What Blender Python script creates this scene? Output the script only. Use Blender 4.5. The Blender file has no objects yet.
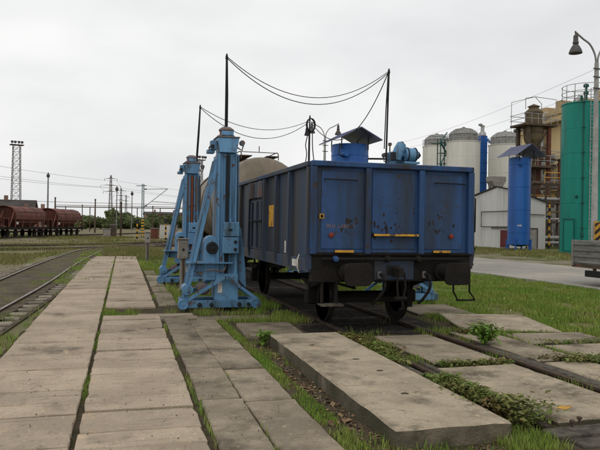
import bpy, math, random
import numpy as np
from mathutils import Vector, Matrix

random.seed(7)
rng = np.random.default_rng(7)
scene = bpy.context.scene
C = scene.collection
PI = math.pi

# ------------------------------------------------------------------ camera
psi, pit, roll = math.radians(16.4), math.radians(0.1), math.radians(0.9)
fw = Vector((math.sin(psi) * math.cos(pit), math.cos(psi) * math.cos(pit), math.sin(pit)))
r0 = Vector((math.cos(psi), -math.sin(psi), 0))
u0 = r0.cross(fw)
cr = r0 * math.cos(roll) + u0 * math.sin(roll)
cu = u0 * math.cos(roll) - r0 * math.sin(roll)
cd = bpy.data.cameras.new('camera')
cd.sensor_width = 36
cd.lens = 38.4
cd.clip_start = 0.05
cd.clip_end = 3000
cam = bpy.data.objects.new('camera', cd)
m = Matrix((cr, cu, -fw)).transposed().to_4x4()
m.translation = (0, 0, 1.8)
cam.matrix_world = m
C.objects.link(cam)
scene.camera = cam

# ------------------------------------------------------------------ overcast sky and weak sun
SUN_EL, SUN_AZ = math.radians(52), math.radians(-150)      # azimuth measured from +Y towards +X
world = bpy.data.worlds.new('World')
scene.world = world
world.use_nodes = True
wn, wl = world.node_tree.nodes, world.node_tree.links
wn.clear()
wo = wn.new('ShaderNodeOutputWorld')
bg = wn.new('ShaderNodeBackground')
bg.inputs['Strength'].default_value = 0.1
sky = wn.new('ShaderNodeTexSky')
sky.sky_type = 'NISHITA'
sky.sun_disc = False
sky.sun_elevation = SUN_EL
sky.sun_rotation = SUN_AZ
sky.air_density = 1.0
sky.dust_density = 4.0
tc = wn.new('ShaderNodeTexCoord')
mp = wn.new('ShaderNodeMapping')
mp.inputs['Scale'].default_value = (1.0, 1.0, 2.6)
cl = wn.new('ShaderNodeTexNoise')
cl.inputs['Scale'].default_value = 2.1
cl.inputs['Detail'].default_value = 5
cl.inputs['Roughness'].default_value = 0.5
ramp = wn.new('ShaderNodeValToRGB')
ramp.color_ramp.elements[0].position = 0.30
ramp.color_ramp.elements[0].color = (0.72, 0.725, 0.735, 1)
ramp.color_ramp.elements[1].position = 0.66
ramp.color_ramp.elements[1].color = (0.955, 0.955, 0.94, 1)
sc = wn.new('ShaderNodeVectorMath')
sc.operation = 'SCALE'
sc.inputs['Scale'].default_value = 9.6
mx = wn.new('ShaderNodeMix')
mx.data_type = 'RGBA'
mx.inputs[0].default_value = 0.95          # the cloud layer hides nearly all of the clear sky
wl.new(tc.outputs['Generated'], mp.inputs['Vector'])
wl.new(mp.outputs['Vector'], cl.inputs['Vector'])
wl.new(cl.outputs['Fac'], ramp.inputs['Fac'])
wl.new(ramp.outputs['Color'], sc.inputs[0])
wl.new(sky.outputs['Color'], mx.inputs[6])
wl.new(sc.outputs[0], mx.inputs[7])
wl.new(mx.outputs[2], bg.inputs['Color'])
wl.new(bg.outputs['Background'], wo.inputs['Surface'])
sd = bpy.data.lights.new('sun', 'SUN')
sd.energy = 0.55
sd.angle = math.radians(25)
sd.color = (1.0, 0.96, 0.9)
so = bpy.data.objects.new('sun', sd)
sv = Vector((math.sin(SUN_AZ) * math.cos(SUN_EL), math.cos(SUN_AZ) * math.cos(SUN_EL), math.sin(SUN_EL)))
so.rotation_euler = sv.to_track_quat('Z', 'Y').to_euler()
so.location = sv * 50
C.objects.link(so)
vs = scene.view_settings
vs.view_transform = 'Standard'
vs.look = 'None'
vs.exposure = 0.14
vs.gamma = 1.0
vs.use_curve_mapping = False

# ------------------------------------------------------------------ materials
def lin(r, g, b):
    f = lambda v: (v / 255 / 12.92) if v / 255 <= 0.04045 else ((v / 255 + 0.055) / 1.055) ** 2.4
    return (f(r), f(g), f(b))

MATS = {}
def mat(name, c1, c2=None, rough=0.75, metal=0.0, scale=3.0, dirt=None, dirt_at=0.55, dirt_w=0.1, dirt_scale=1.2,
        rust=None, rust_at=0.62, rust_scale=6.0, bump=0.15, bump_scale=40.0, rnd=0.15, streak=False, spec=0.3,
        crack=0.0, island=0.0, world=False, transl=0.0):
    M = bpy.data.materials.new(name)
    M.use_nodes = True
    n, l = M.node_tree.nodes, M.node_tree.links
    b = n['Principled BSDF']
    b.inputs['Roughness'].default_value = rough
    b.inputs['Metallic'].default_value = metal
    b.inputs['Specular IOR Level'].default_value = spec
    t = n.new('ShaderNodeTexCoord')
    oi = n.new('ShaderNodeObjectInfo')
    ml = n.new('ShaderNodeMath'); ml.operation = 'MULTIPLY'; ml.inputs[1].default_value = 37.0
    l.new(oi.outputs['Random'], ml.inputs[0])
    ad = n.new('ShaderNodeVectorMath'); ad.operation = 'ADD'
    l.new(t.outputs['Object'], ad.inputs[0]); l.new(ml.outputs[0], ad.inputs[1])
    vec = ad.outputs[0]
    if world:
        vec = n.new('ShaderNodeNewGeometry').outputs['Position']
    def noise(s, det=6, v=None, rg=0.6):
        x = n.new('ShaderNodeTexNoise'); x.inputs['Scale'].default_value = s
        x.inputs['Detail'].default_value = det; x.inputs['Roughness'].default_value = rg
        l.new(v or vec, x.inputs['Vector']); return x.outputs['Fac']
    def mr(v, a, c):
        x = n.new('ShaderNodeMapRange'); x.inputs[1].default_value = a; x.inputs[2].default_value = c
        x.interpolation_type = 'SMOOTHSTEP'
        l.new(v, x.inputs[0]); return x.outputs[0]
    def mix(f, a, c, mode='MIX'):
        x = n.new('ShaderNodeMix'); x.data_type = 'RGBA'; x.blend_type = mode
        if hasattr(f, 'node'): l.new(f, x.inputs[0])
        else: x.inputs[0].default_value = f
        for i, q in ((6, a), (7, c)):
            if hasattr(q, 'node'): l.new(q, x.inputs[i])
            else: x.inputs[i].default_value = (*q, 1)
        return x.outputs[2]
    c2 = c2 or tuple(v * 0.72 for v in c1)
    sv_ = vec
    if streak:
        q = n.new('ShaderNodeMapping'); q.inputs['Scale'].default_value = (1, 1, 0.12)
        l.new(vec, q.inputs['Vector']); sv_ = q.outputs['Vector']
    col = mix(mr(noise(scale, v=sv_), 0.35, 0.65), c1, c2)
    if dirt:
        col = mix(mr(noise(dirt_scale, 8, sv_, 0.65), dirt_at - dirt_w, dirt_at + dirt_w), col, dirt)
    if rust:
        col = mix(mr(noise(rust_scale, 8, None, 0.7), rust_at - 0.03, rust_at + 0.05), col, rust)
    if crack > 0:
        vo = n.new('ShaderNodeTexVoronoi'); vo.feature = 'DISTANCE_TO_EDGE'; vo.inputs['Scale'].default_value = crack
        wv = n.new('ShaderNodeVectorMath'); wv.operation = 'MULTIPLY_ADD'
        nz = n.new('ShaderNodeTexNoise'); nz.inputs['Scale'].default_value = 5; nz.inputs['Detail'].default_value = 6
        l.new(vec, nz.inputs['Vector'])
        l.new(nz.outputs['Color'], wv.inputs[0]); wv.inputs[1].default_value = (0.5, 0.5, 0.5); l.new(vec, wv.inputs[2])
        l.new(wv.outputs[0], vo.inputs['Vector'])
        cm = mr(vo.outputs['Distance'], 0.006, 0.0)
        cn = n.new('ShaderNodeMath'); cn.operation = 'MULTIPLY'
        l.new(cm, cn.inputs[0]); l.new(mr(noise(0.9, 2), 0.54, 0.62), cn.inputs[1])
        col = mix(cn.outputs[0], col, tuple(v * 0.4 for v in c1))
        # fine speckle of the aggregate
        col = mix(mr(noise(38, 4), 0.55, 0.72), col, tuple(v * 0.55 for v in c1))
        col = mix(mr(noise(14, 6), 0.60, 0.70), col, tuple(v * 0.62 for v in c1))
        qm = n.new('ShaderNodeMapping'); qm.inputs['Scale'].default_value = (0.5, 7, 1); l.new(vec, qm.inputs['Vector'])
        col = mix(mr(noise(1.6, 7, qm.outputs['Vector'], .65), 0.55, 0.72), col, tuple(v * 0.58 for v in c1))
        col = mix(mr(noise(4.5, 7, None, .7), 0.56, 0.70), col, tuple(v * 0.52 for v in c1))
        col = mix(mr(noise(3.1, 7, None, .7), 0.42, 0.30), col, (c1[0] * 1.12, c1[1] * 1.03, c1[2] * .92))
        col = mix(mr(noise(19, 6), 0.40, 0.30), col, tuple(min(v * 1.18, .5) for v in c1))
    if rnd > 0:
        h = n.new('ShaderNodeHueSaturation')
        r_ = n.new('ShaderNodeMapRange'); r_.inputs[3].default_value = 1 - rnd; r_.inputs[4].default_value = 1 + rnd
        l.new(oi.outputs['Random'], r_.inputs[0]); l.new(r_.outputs[0], h.inputs['Value'])
        l.new(col, h.inputs['Color']); col = h.outputs['Color']
    if island > 0:
        g = n.new('ShaderNodeNewGeometry')
        h = n.new('ShaderNodeHueSaturation')
        r_ = n.new('ShaderNodeMapRange'); r_.inputs[3].default_value = 1 - island; r_.inputs[4].default_value = 1 + island
        l.new(g.outputs['Random Per Island'], r_.inputs[0]); l.new(r_.outputs[0], h.inputs['Value'])
        r2 = n.new('ShaderNodeMapRange'); r2.inputs[3].default_value = 0.47; r2.inputs[4].default_value = 0.515
        l.new(g.outputs['Random Per Island'], r2.inputs[0]); l.new(r2.outputs[0], h.inputs['Hue'])
        l.new(col, h.inputs['Color']); col = h.outputs['Color']
    l.new(col, b.inputs['Base Color'])
    if bump > 0:
        bp = n.new('ShaderNodeBump'); bp.inputs['Strength'].default_value = bump; bp.inputs['Distance'].default_value = 0.02
        l.new(noise(bump_scale, 5), bp.inputs['Height']); l.new(bp.outputs['Normal'], b.inputs['Normal'])
    if transl > 0:
        tr = n.new('ShaderNodeBsdfTranslucent'); l.new(col, tr.inputs['Color'])
        ms = n.new('ShaderNodeMixShader'); ms.inputs[0].default_value = transl
        l.new(b.outputs[0], ms.inputs[1]); l.new(tr.outputs[0], ms.inputs[2])
        l.new(ms.outputs[0], n['Material Output'].inputs['Surface'])
    MATS[name] = M
    return M

RUST = (0.10, 0.042, 0.018)
SOIL = (0.075, 0.055, 0.036)
mat('ground', (0.20, 0.165, 0.10), (0.115, 0.125, 0.048), rough=1, scale=0.35, dirt=(0.195, 0.16, 0.115), dirt_scale=0.12, dirt_at=0.5, bump=0.6, bump_scale=9, rnd=0, spec=0.05)
mat('meadow_soil', (0.115, 0.150, 0.042), (0.165, 0.145, 0.07), rough=1, scale=0.6, bump=0.6, bump_scale=12, rnd=0, spec=0.05)
mat('dirt', (0.10, 0.078, 0.052), (0.06, 0.047, 0.032), rough=1, scale=2.5, dirt=(0.05, 0.055, 0.02), dirt_scale=1.0, bump=0.8, bump_scale=25, rnd=0, spec=0.05)
mat('track_soil', (0.135, 0.108, 0.080), (0.082, 0.066, 0.049), rough=1, scale=1.6, dirt=(0.10, 0.092, 0.048), dirt_scale=0.7, dirt_at=.6, bump=0.9, bump_scale=30, rnd=0, spec=0.05)
mat('road', (0.29, 0.275, 0.245), (0.225, 0.213, 0.19), rough=0.9, scale=0.5, dirt=(0.37, 0.335, 0.275), dirt_scale=0.25, bump=0.25, bump_scale=60, rnd=0, spec=0.2, crack=0.35)
mat('verge', (0.25, 0.22, 0.17), (0.16, 0.14, 0.09), rough=1, scale=0.8, dirt=(0.09, 0.10, 0.035), dirt_scale=0.5, dirt_at=0.53, bump=0.6, bump_scale=15, rnd=0, spec=0.05)
mat('path_concrete', (0.425, 0.345, 0.258), (0.33, 0.265, 0.197), rough=0.95, scale=1.1, dirt=(0.090, 0.074, 0.055), dirt_at=0.625, dirt_w=0.10, dirt_scale=0.7, bump=0.45, bump_scale=70, rnd=0.13, spec=0.15, crack=0.6, world=True)
mat('old_concrete', (0.315, 0.262, 0.193), (0.22, 0.183, 0.135), rough=0.95, scale=2.0, dirt=(0.095, 0.080, 0.056), dirt_at=0.58, dirt_w=0.14, dirt_scale=1.5, bump=0.5, bump_scale=55, rnd=0.2, spec=0.15, crack=0.7)
mat('slab_concrete', (0.40, 0.335, 0.245), (0.30, 0.25, 0.18), rough=0.95, scale=1.9, dirt=(0.115, 0.094, 0.066), dirt_at=0.575, dirt_w=0.12, dirt_scale=1.7, bump=0.5, bump_scale=50, rnd=0.16, spec=0.15, crack=0.55)
mat('kerb', (0.34, 0.32, 0.28), rough=0.9, bump=0.3, rnd=0.1, spec=0.15)
mat('wood_old', (0.12, 0.105, 0.085), (0.06, 0.052, 0.042), rough=0.95, scale=9, streak=False, bump=0.8, bump_scale=22, rnd=0.2, spec=0.1)
mat('rail_side', (0.085, 0.058, 0.04), (0.055, 0.038, 0.028), rough=0.85, scale=6, bump=0.3, rnd=0.05, metal=0.2)
mat('rail_shiny', (0.30, 0.28, 0.26), (0.16, 0.12, 0.09), rough=0.45, metal=0.7, scale=2, rnd=0, bump=0.05)
mat('ballast', (0.15, 0.135, 0.115), (0.08, 0.07, 0.06), rough=0.95, island=0.4, rnd=0, bump=0)
mat('sleeper', (0.27, 0.235, 0.185), (0.14, 0.12, 0.09), rough=0.95, scale=3, bump=0.4, rnd=0.2)
mat('wagon_blue', (0.020, 0.072, 0.200), (0.013, 0.044, 0.118), rough=0.55, scale=1.6, dirt=(0.019, 0.025, 0.031), dirt_at=0.59, dirt_w=0.12, dirt_scale=1.3, rust=(0.038, 0.023, 0.016), rust_at=0.625, rust_scale=4.0, bump=0.8, bump_scale=2.2, rnd=0.05, spec=0.4, streak=True)
mat('wagon_side', (0.020, 0.044, 0.092), (0.030, 0.034, 0.042), rough=0.6, scale=2.2, dirt=(0.052, 0.046, 0.040), dirt_at=0.56, dirt_w=0.12, dirt_scale=1.8, rust=(0.055, 0.028, 0.016), rust_at=0.66, rust_scale=3.5, bump=0.3, bump_scale=6, rnd=0.35, streak=True, spec=0.35)
mat('wagon_trim', (0.022, 0.068, 0.178), (0.017, 0.048, 0.122), rough=0.55, scale=3, dirt=(0.026, 0.027, 0.03), dirt_at=0.58, dirt_scale=3, rust=(0.042, 0.024, 0.016), rust_at=0.62, bump=0.15, rnd=0.08, spec=0.3, streak=True)
mat('underframe', (0.010, 0.0088, 0.0076), (0.017, 0.0135, 0.011), rough=0.85, scale=4, rust=(0.04, 0.024, 0.015), rust_at=0.66, bump=0.3, rnd=0.2, spec=0.2)
mat('wheel_steel', (0.016, 0.014, 0.012), (0.028, 0.022, 0.017), rough=0.75, metal=0.2, scale=5, bump=0.1)
mat('yellow_paint', (0.55, 0.29, 0.02), (0.40, 0.21, 0.03), rough=0.6, scale=9, rust=(0.08, 0.05, 0.03), rust_at=0.60, bump=0.05)
mat('orange_lens', (0.24, 0.035, 0.012), rough=0.5, bump=0)
mat('white_paint', (0.62, 0.60, 0.55), (0.45, 0.43, 0.39), rough=0.7, scale=12, bump=0.05)
mat('jack_blue', (0.115, 0.270, 0.445), (0.082, 0.200, 0.345), rough=0.5, scale=2.5, dirt=(0.045, 0.075, 0.10), dirt_at=0.58, dirt_w=0.07, dirt_scale=3.0, rust=(0.095, 0.047, 0.027), rust_at=0.595, rust_scale=6, bump=0.15, bump_scale=18, rnd=0.14, streak=True, spec=0.4)
mat('jack_dark', (0.018, 0.02, 0.024), rough=0.7, bump=0.1)
mat('jack_rusty', (0.16, 0.10, 0.075), (0.10, 0.12, 0.15), rough=0.8, scale=8, bump=0.2)
mat('cabinet_grey', (0.27, 0.255, 0.23), (0.19, 0.175, 0.155), rough=0.75, scale=4, rust=RUST, rust_at=0.64, bump=0.15)
mat('tank_brown', (0.20, 0.165, 0.118), (0.14, 0.112, 0.078), rough=0.5, scale=1.2, dirt=(0.075, 0.06, 0.046), dirt_at=0.57, dirt_w=0.16, dirt_scale=1.1, bump=0.1, bump_scale=6, rnd=0, streak=True)
mat('cable_black', (0.012, 0.012, 0.013), rough=0.6, bump=0)
mat('wire_grey', (0.20, 0.20, 0.21), rough=0.6, bump=0)
mat('blue_tank', (0.016, 0.105, 0.36), (0.013, 0.08, 0.30), rough=0.45, scale=0.8, dirt=(0.02, 0.06, 0.18), dirt_at=0.60, dirt_scale=1.2, bump=0.04, bump_scale=5, rnd=0, streak=True, spec=0.3)
mat('roof_sheet', (0.15, 0.165, 0.27), (0.11, 0.125, 0.22), rough=0.4, scale=2, metal=0.2, dirt=(0.08, 0.08, 0.11), dirt_scale=1.5, bump=0.05, rnd=0.05)
mat('green_tank', (0.003, 0.235, 0.180), (0.003, 0.185, 0.142), rough=0.5, scale=0.6, dirt=(0.006, 0.13, 0.105), dirt_at=0.58, dirt_scale=0.9, bump=0.03, bump_scale=4, rnd=0, streak=True, spec=0.3)
mat('green_dark', (0.006, 0.085, 0.070), rough=0.5, bump=0.05, rnd=0.05)
mat('silo_white', (0.66, 0.645, 0.58), (0.56, 0.545, 0.49), rough=0.7, scale=0.5, dirt=(0.40, 0.385, 0.33), dirt_at=0.64, dirt_scale=0.6, bump=0.05, rnd=0.05, streak=True)
mat('silo_cage', (0.30, 0.295, 0.275), (0.19, 0.185, 0.17), rough=0.7, scale=3, bump=0.1)
mat('galv', (0.36, 0.36, 0.35), (0.27, 0.27, 0.265), rough=0.55, metal=0.4, scale=6, bump=0.05)
mat('lamp_post', (0.33, 0.325, 0.31), (0.25, 0.245, 0.23), rough=0.85, scale=2, bump=0.1)
mat('lamp_dark', (0.05, 0.047, 0.043), (0.08, 0.075, 0.066), rough=0.6, scale=6, bump=0.05)
mat('tower_steel', (0.052, 0.042, 0.033), (0.09, 0.06, 0.04), rough=0.8, scale=2, rust=(0.15, 0.07, 0.04), rust_at=0.6, rust_scale=1.5, bump=0.1)
mat('red_oxide', (0.14, 0.045, 0.025), (0.10, 0.035, 0.02), rough=0.8, scale=2, bump=0.1)
mat('vessel', (0.085, 0.062, 0.034), (0.13, 0.095, 0.045), rough=0.7, scale=1.5, bump=0.1)
mat('ochre_wall', (0.64, 0.49, 0.26), (0.56, 0.425, 0.225), rough=0.9, scale=0.3, dirt=(0.40, 0.30, 0.17), dirt_at=0.6, dirt_scale=0.35, bump=0.1, bump_scale=8, rnd=0, streak=True)
mat('ochre_trim', (0.46, 0.35, 0.20), rough=0.9, bump=0.1)
mat('plaster', (0.56, 0.555, 0.54), (0.48, 0.475, 0.455), rough=0.9, scale=0.6, dirt=(0.35, 0.34, 0.32), dirt_at=0.60, dirt_w=0.14, dirt_scale=0.7, bump=0.15, bump_scale=12, rnd=0, streak=True)
mat('window_dark', (0.02, 0.022, 0.025), rough=0.15, bump=0, spec=0.6)
mat('roof_dark', (0.035, 0.032, 0.03), (0.055, 0.05, 0.046), rough=0.9, scale=0.3, bump=0.2, bump_scale=4, rnd=0.2)
mat('brick_far', (0.19, 0.11, 0.085), (0.24, 0.15, 0.12), rough=0.9, scale=0.4, bump=0.1, rnd=0.2)
mat('hopper_red', (0.165, 0.055, 0.038), (0.115, 0.038, 0.028), rough=0.7, scale=0.9, dirt=(0.075, 0.038, 0.028), dirt_at=0.56, dirt_scale=0.6, bump=0.1, rnd=0.1)
mat('door_red', (0.14, 0.02, 0.022), rough=0.6, bump=0.05)
mat('black_paint', (0.012, 0.012, 0.012), rough=0.5, bump=0)
mat('trailer_grey', (0.255, 0.25, 0.24), (0.19, 0.185, 0.175), rough=0.6, metal=0.3, scale=2, dirt=(0.12, 0.11, 0.10), dirt_at=0.6, bump=0.05)
mat('tyre', (0.014, 0.014, 0.014), rough=0.9, bump=0.1)
mat('grass', (0.150, 0.260, 0.036), (0.245, 0.300, 0.066), rough=0.65, scale=1.1, rnd=0, bump=0, island=0.6, spec=0.25, transl=0.3, dirt=(0.31, 0.265, 0.12), dirt_at=0.63, dirt_w=0.09, dirt_scale=1.6)
mat('grass_dry', (0.22, 0.20, 0.085), (0.145, 0.165, 0.048), rough=0.85, scale=0.25, rnd=0, bump=0, island=0.4, spec=0.1, transl=0.2)
mat('weed_leaf', (0.12, 0.18, 0.035), (0.175, 0.175, 0.05), rough=0.6, scale=3, rnd=0, bump=0, island=0.45, spec=0.25, transl=0.25, dirt=(0.18, 0.10, 0.045), dirt_at=0.58, dirt_scale=1.8)
mat('bush_leaf', (0.11, 0.215, 0.03), (0.15, 0.235, 0.045), rough=0.55, scale=6, rnd=0, bump=0, island=0.4, spec=0.25, transl=0.25)
mat('tree_leaf', (0.150, 0.180, 0.080), (0.110, 0.142, 0.062), rough=0.7, scale=0.4, rnd=0.3, bump=0, island=0.35, spec=0.1, transl=0.25)
mat('bark', (0.08, 0.06, 0.045), rough=0.95, bump=0.4)
mat('path_dirt', (0.085, 0.066, 0.045), (0.05, 0.045, 0.025), rough=1, scale=6, bump=0.8, bump_scale=30, rnd=0, spec=0.05)
mat('faded', (0.22, 0.17, 0.15), (0.16, 0.08, 0.07), rough=0.8, scale=14, bump=0)
mat('scrape', (0.020, 0.017, 0.015), (0.035, 0.021, 0.015), rough=0.9, scale=9, bump=0.2, rnd=0.3)
mat('pylon_grey', (0.20, 0.195, 0.185), (0.14, 0.135, 0.13), rough=0.7, scale=2, bump=0)
mat('shaded_ballast', (0.035, 0.030, 0.025), (0.022, 0.019, 0.016), rough=0.95, scale=4, dirt=(0.06, 0.05, 0.036), dirt_scale=1.5, dirt_at=.6, bump=1.0, bump_scale=28, rnd=0, spec=0.15)  # darkened track soil; the shadow under the wagons is deepened in its colour
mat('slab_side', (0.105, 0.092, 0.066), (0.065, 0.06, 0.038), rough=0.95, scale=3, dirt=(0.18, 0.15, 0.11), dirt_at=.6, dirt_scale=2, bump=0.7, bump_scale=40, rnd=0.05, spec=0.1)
mat('litter', (0.14, 0.085, 0.05), (0.20, 0.14, 0.085), rough=0.9, scale=7, rnd=0, bump=0, island=0.5, spec=0.1)

# ------------------------------------------------------------------ mesh builder
class MB:
    def __init__(s): s.v = []; s.f = []; s.sm = []
    def add(s, vs_, fs, smooth=False):
        o = len(s.v); s.v += [tuple(p) for p in vs_]
        s.f += [tuple(i + o for i in f) for f in fs]; s.sm += [smooth] * len(fs)
        return s
    def box(s, x0, x1, y0, y1, z0, z1, ch=0.0):
        if ch <= 0:
            v = [(x, y, z) for z in (z0, z1) for (x, y) in ((x0, y0), (x1, y0), (x1, y1), (x0, y1))]
            return s.add(v, [(3, 2, 1, 0), (4, 5, 6, 7), (0, 1, 5, 4), (1, 2, 6, 5), (2, 3, 7, 6), (3, 0, 4, 7)])
        c = ch
        def ring(xa, xb, ya, yb, z, k):
            return [(xa + k, ya, z), (xb - k, ya, z), (xb, ya + k, z), (xb, yb - k, z), (xb - k, yb, z), (xa + k, yb, z), (xa, yb - k, z), (xa, ya + k, z)]
        R = [ring(x0 + c, x1 - c, y0 + c, y1 - c, z0, c * .4), ring(x0, x1, y0, y1, z0 + c, c), ring(x0, x1, y0, y1, z1 - c, c), ring(x0 + c, x1 - c, y0 + c, y1 - c, z1, c * .4)]
        v = sum(R, []); f = [tuple(range(7, -1, -1)), tuple(range(24, 32))]
        for k in range(3):
            for i in range(8):
                j = (i + 1) % 8
                f.append((k * 8 + i, k * 8 + j, k * 8 + 8 + j, k * 8 + 8 + i))
        return s.add(v, f)
    def beam(s, p, q, w, h, up=(0, 0, 1)):
        p, q = Vector(p), Vector(q); d = (q - p).normalized(); u = Vector(up)
        if abs(d.dot(u)) > 0.99: u = Vector((0, 1, 0))
        a = d.cross(u).normalized() * (w / 2); b_ = a.cross(d).normalized() * (h / 2)
        v = [e + i * a + j * b_ for e in (p, q) for (i, j) in ((-1, -1), (1, -1), (1, 1), (-1, 1))]
        return s.add(v, [(3, 2, 1, 0), (4, 5, 6, 7), (0, 1, 5, 4), (1, 2, 6, 5), (2, 3, 7, 6), (3, 0, 4, 7)])
    def tube(s, pts, r, n=8, caps=True, smooth=True):
        pts = [Vector(p) for p in pts]; rs = r if isinstance(r, (list, tuple)) else [r] * len(pts)
        v = []; f = []; ref = None
        for i, p in enumerate(pts):
            d = (pts[min(i + 1, len(pts) - 1)] - pts[max(i - 1, 0)]).normalized()
            if ref is None:
                ref = Vector((0, 0, 1)) if abs(d.z) < 0.9 else Vector((1, 0, 0))
            a = d.cross(ref).normalized(); b_ = d.cross(a).normalized(); ref = -b_ if False else ref
            if abs(d.dot(ref)) > 0.95: a = d.cross(Vector((0, 1, 0))).normalized(); b_ = d.cross(a).normalized()
            for k in range(n):
                t = 2 * PI * k / n
                v.append(p + a * math.cos(t) * rs[i] + b_ * math.sin(t) * rs[i])
        for i in range(len(pts) - 1):
            for k in range(n):
                j = (k + 1) % n
                f.append((i * n + k, i * n + j, i * n + n + j, i * n + n + k))
        s.add(v, f, smooth)
        if caps:
            o = len(s.v) - len(v)
            s.f += [tuple(o + k for k in range(n)), tuple(o + len(v) - 1 - k for k in range(n))]; s.sm += [False, False]
        return s
    def lathe(s, prof, c=(0, 0, 0), axis='z', n=24, smooth=True, a0=0, a1=2 * PI):
        c = Vector(c); full = abs(a1 - a0 - 2 * PI) < 1e-6; m_ = n if full else n + 1
        v = []; f = []
        for (r, z) in prof:
            for k in range(m_):
                t = a0 + (a1 - a0) * k / n
                x, y = r * math.cos(t), r * math.sin(t)
                p = {'z': (x, y, z), 'y': (x, z, y), 'x': (z, x, y)}[axis]
                v.append(c + Vector(p))
        for i in range(len(prof) - 1):
            for k in range(n):
                j = (k + 1) % m_
                f.append((i * m_ + k, i * m_ + j, i * m_ + m_ + j, i * m_ + m_ + k))
        s.add(v, f, smooth)
        if full:
            o = len(s.v) - len(v)
            if prof[0][0] > 1e-4: s.f.append(tuple(o + k for k in range(n))[::-1]); s.sm.append(False)
            if prof[-1][0] > 1e-4: s.f.append(tuple(o + (len(prof) - 1) * m_ + k for k in range(n))); s.sm.append(False)
        return s
    def prism(s, poly, a, b_, axis='y', smooth=False):
        # poly in the plane perpendicular to axis: y -> (x,z), x -> (y,z), z -> (x,y)
        n = len(poly); v = []
        for e in (a, b_):
            for (p, q) in poly:
                v.append({'y': (p, e, q), 'x': (e, p, q), 'z': (p, q, e)}[axis])
        f = [tuple(range(n))[::-1], tuple(range(n, 2 * n))]
        s.add(v, f)
        o = len(s.v) - 2 * n
        for i in range(n):
            j = (i + 1) % n
            s.f.append((o + i, o + j, o + n + j, o + n + i)); s.sm.append(smooth)
        return s
    def mesh(s, name, m_):
        me = bpy.data.meshes.new(name); me.from_pydata(s.v, [], s.f); me.materials.append(MATS[m_])
        me.polygons.foreach_set('use_smooth', s.sm)
        import bmesh
        bm = bmesh.new(); bm.from_mesh(me); bmesh.ops.recalc_face_normals(bm, faces=bm.faces); bm.to_mesh(me); bm.free()
        me.update()
        if any(s.sm): me.set_sharp_from_angle(angle=math.radians(38))
        return me
    def build(s, name, m_, parent=None, loc=(0, 0, 0), rz=0, bevel=0):
        return link(name, s.mesh(name, m_), parent, loc, rz, bevel)

def link(name, me, parent=None, loc=(0, 0, 0), rz=0, bevel=0):
    o = bpy.data.objects.new(name, me); C.objects.link(o); o.parent = parent
    o.location = loc; o.rotation_euler = (0, 0, rz)
    if bevel:
        b = o.modifiers.new('bevel', 'BEVEL'); b.width = bevel; b.segments = 2; b.limit_method = 'ANGLE'; b.angle_limit = 0.6
    return o

def thing(name, label, cat, loc=(0, 0, 0), rz=0, group=None):
    o = bpy.data.objects.new(name, None); C.objects.link(o); o.empty_display_size = 0.3
    o.location = loc; o.rotation_euler = (0, 0, rz)
    return tag(o, label, cat, group)
def tag(o, label=None, cat=None, group=None, kind=None):
    if label: o['label'] = label
    if cat: o['category'] = cat
    if group: o['group'] = group
    if kind: o['kind'] = kind
    return o
def dup(root, loc, rz, label, skip=()):
    def cp(o, par):
        c = o.copy(); C.objects.link(c); c.parent = par
        for ch in [q for q in bpy.data.objects if q.parent == o]:
            if ch.name.split('.')[0] not in skip: cp(ch, c)
        return c
    r = cp(root, None); r.location = loc; r.rotation_euler = (0, 0, rz); r['label'] = label
    return r

def tri_mesh(name, V, T, m_):
    me = bpy.data.meshes.new(name)
    V = np.asarray(V, np.float32); T = np.asarray(T, np.int32)
    me.vertices.add(len(V)); me.vertices.foreach_set('co', V.ravel())
    me.loops.add(T.size); me.loops.foreach_set('vertex_index', T.ravel())
    me.polygons.add(len(T)); me.polygons.foreach_set('loop_start', np.arange(0, T.size, 3, dtype=np.int32))
    me.update(calc_edges=True); me.materials.append(MATS[m_])
    return me

def vnoise(x, y, s, seed=0):
    g = np.random.default_rng(seed).random((256, 256))
    x = x * s + 91.3; y = y * s + 47.7
    xi = np.floor(x).astype(int); yi = np.floor(y).astype(int); fx = x - xi; fy = y - yi
    fx = fx * fx * (3 - 2 * fx); fy = fy * fy * (3 - 2 * fy)
    q = lambda a, b_: g[a % 256, b_ % 256]
    return (q(xi, yi) * (1 - fx) + q(xi + 1, yi) * fx) * (1 - fy) + (q(xi, yi + 1) * (1 - fx) + q(xi + 1, yi + 1) * fx) * fy

# ------------------------------------------------------------------ ground and road
def sheet(name, poly, z, m_, jit=0.0, step=1.0):
    pts = []
    for i, p in enumerate(poly):
        q = poly[(i + 1) % len(poly)]; d = math.dist(p, q); k = max(1, int(d / step)) if jit else 1
        for t in range(k):
            a = t / k
            pts.append((p[0] + (q[0] - p[0]) * a + random.uniform(-jit, jit), p[1] + (q[1] - p[1]) * a + random.uniform(-jit, jit), z))
    me = bpy.data.meshes.new(name); me.from_pydata(pts, [], [tuple(range(len(pts)))]); me.materials.append(MATS[m_])
    me.update()
    if me.polygons[0].normal.z < 0: me.flip_normals()
    return tag(link(name, me), kind='structure')

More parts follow.
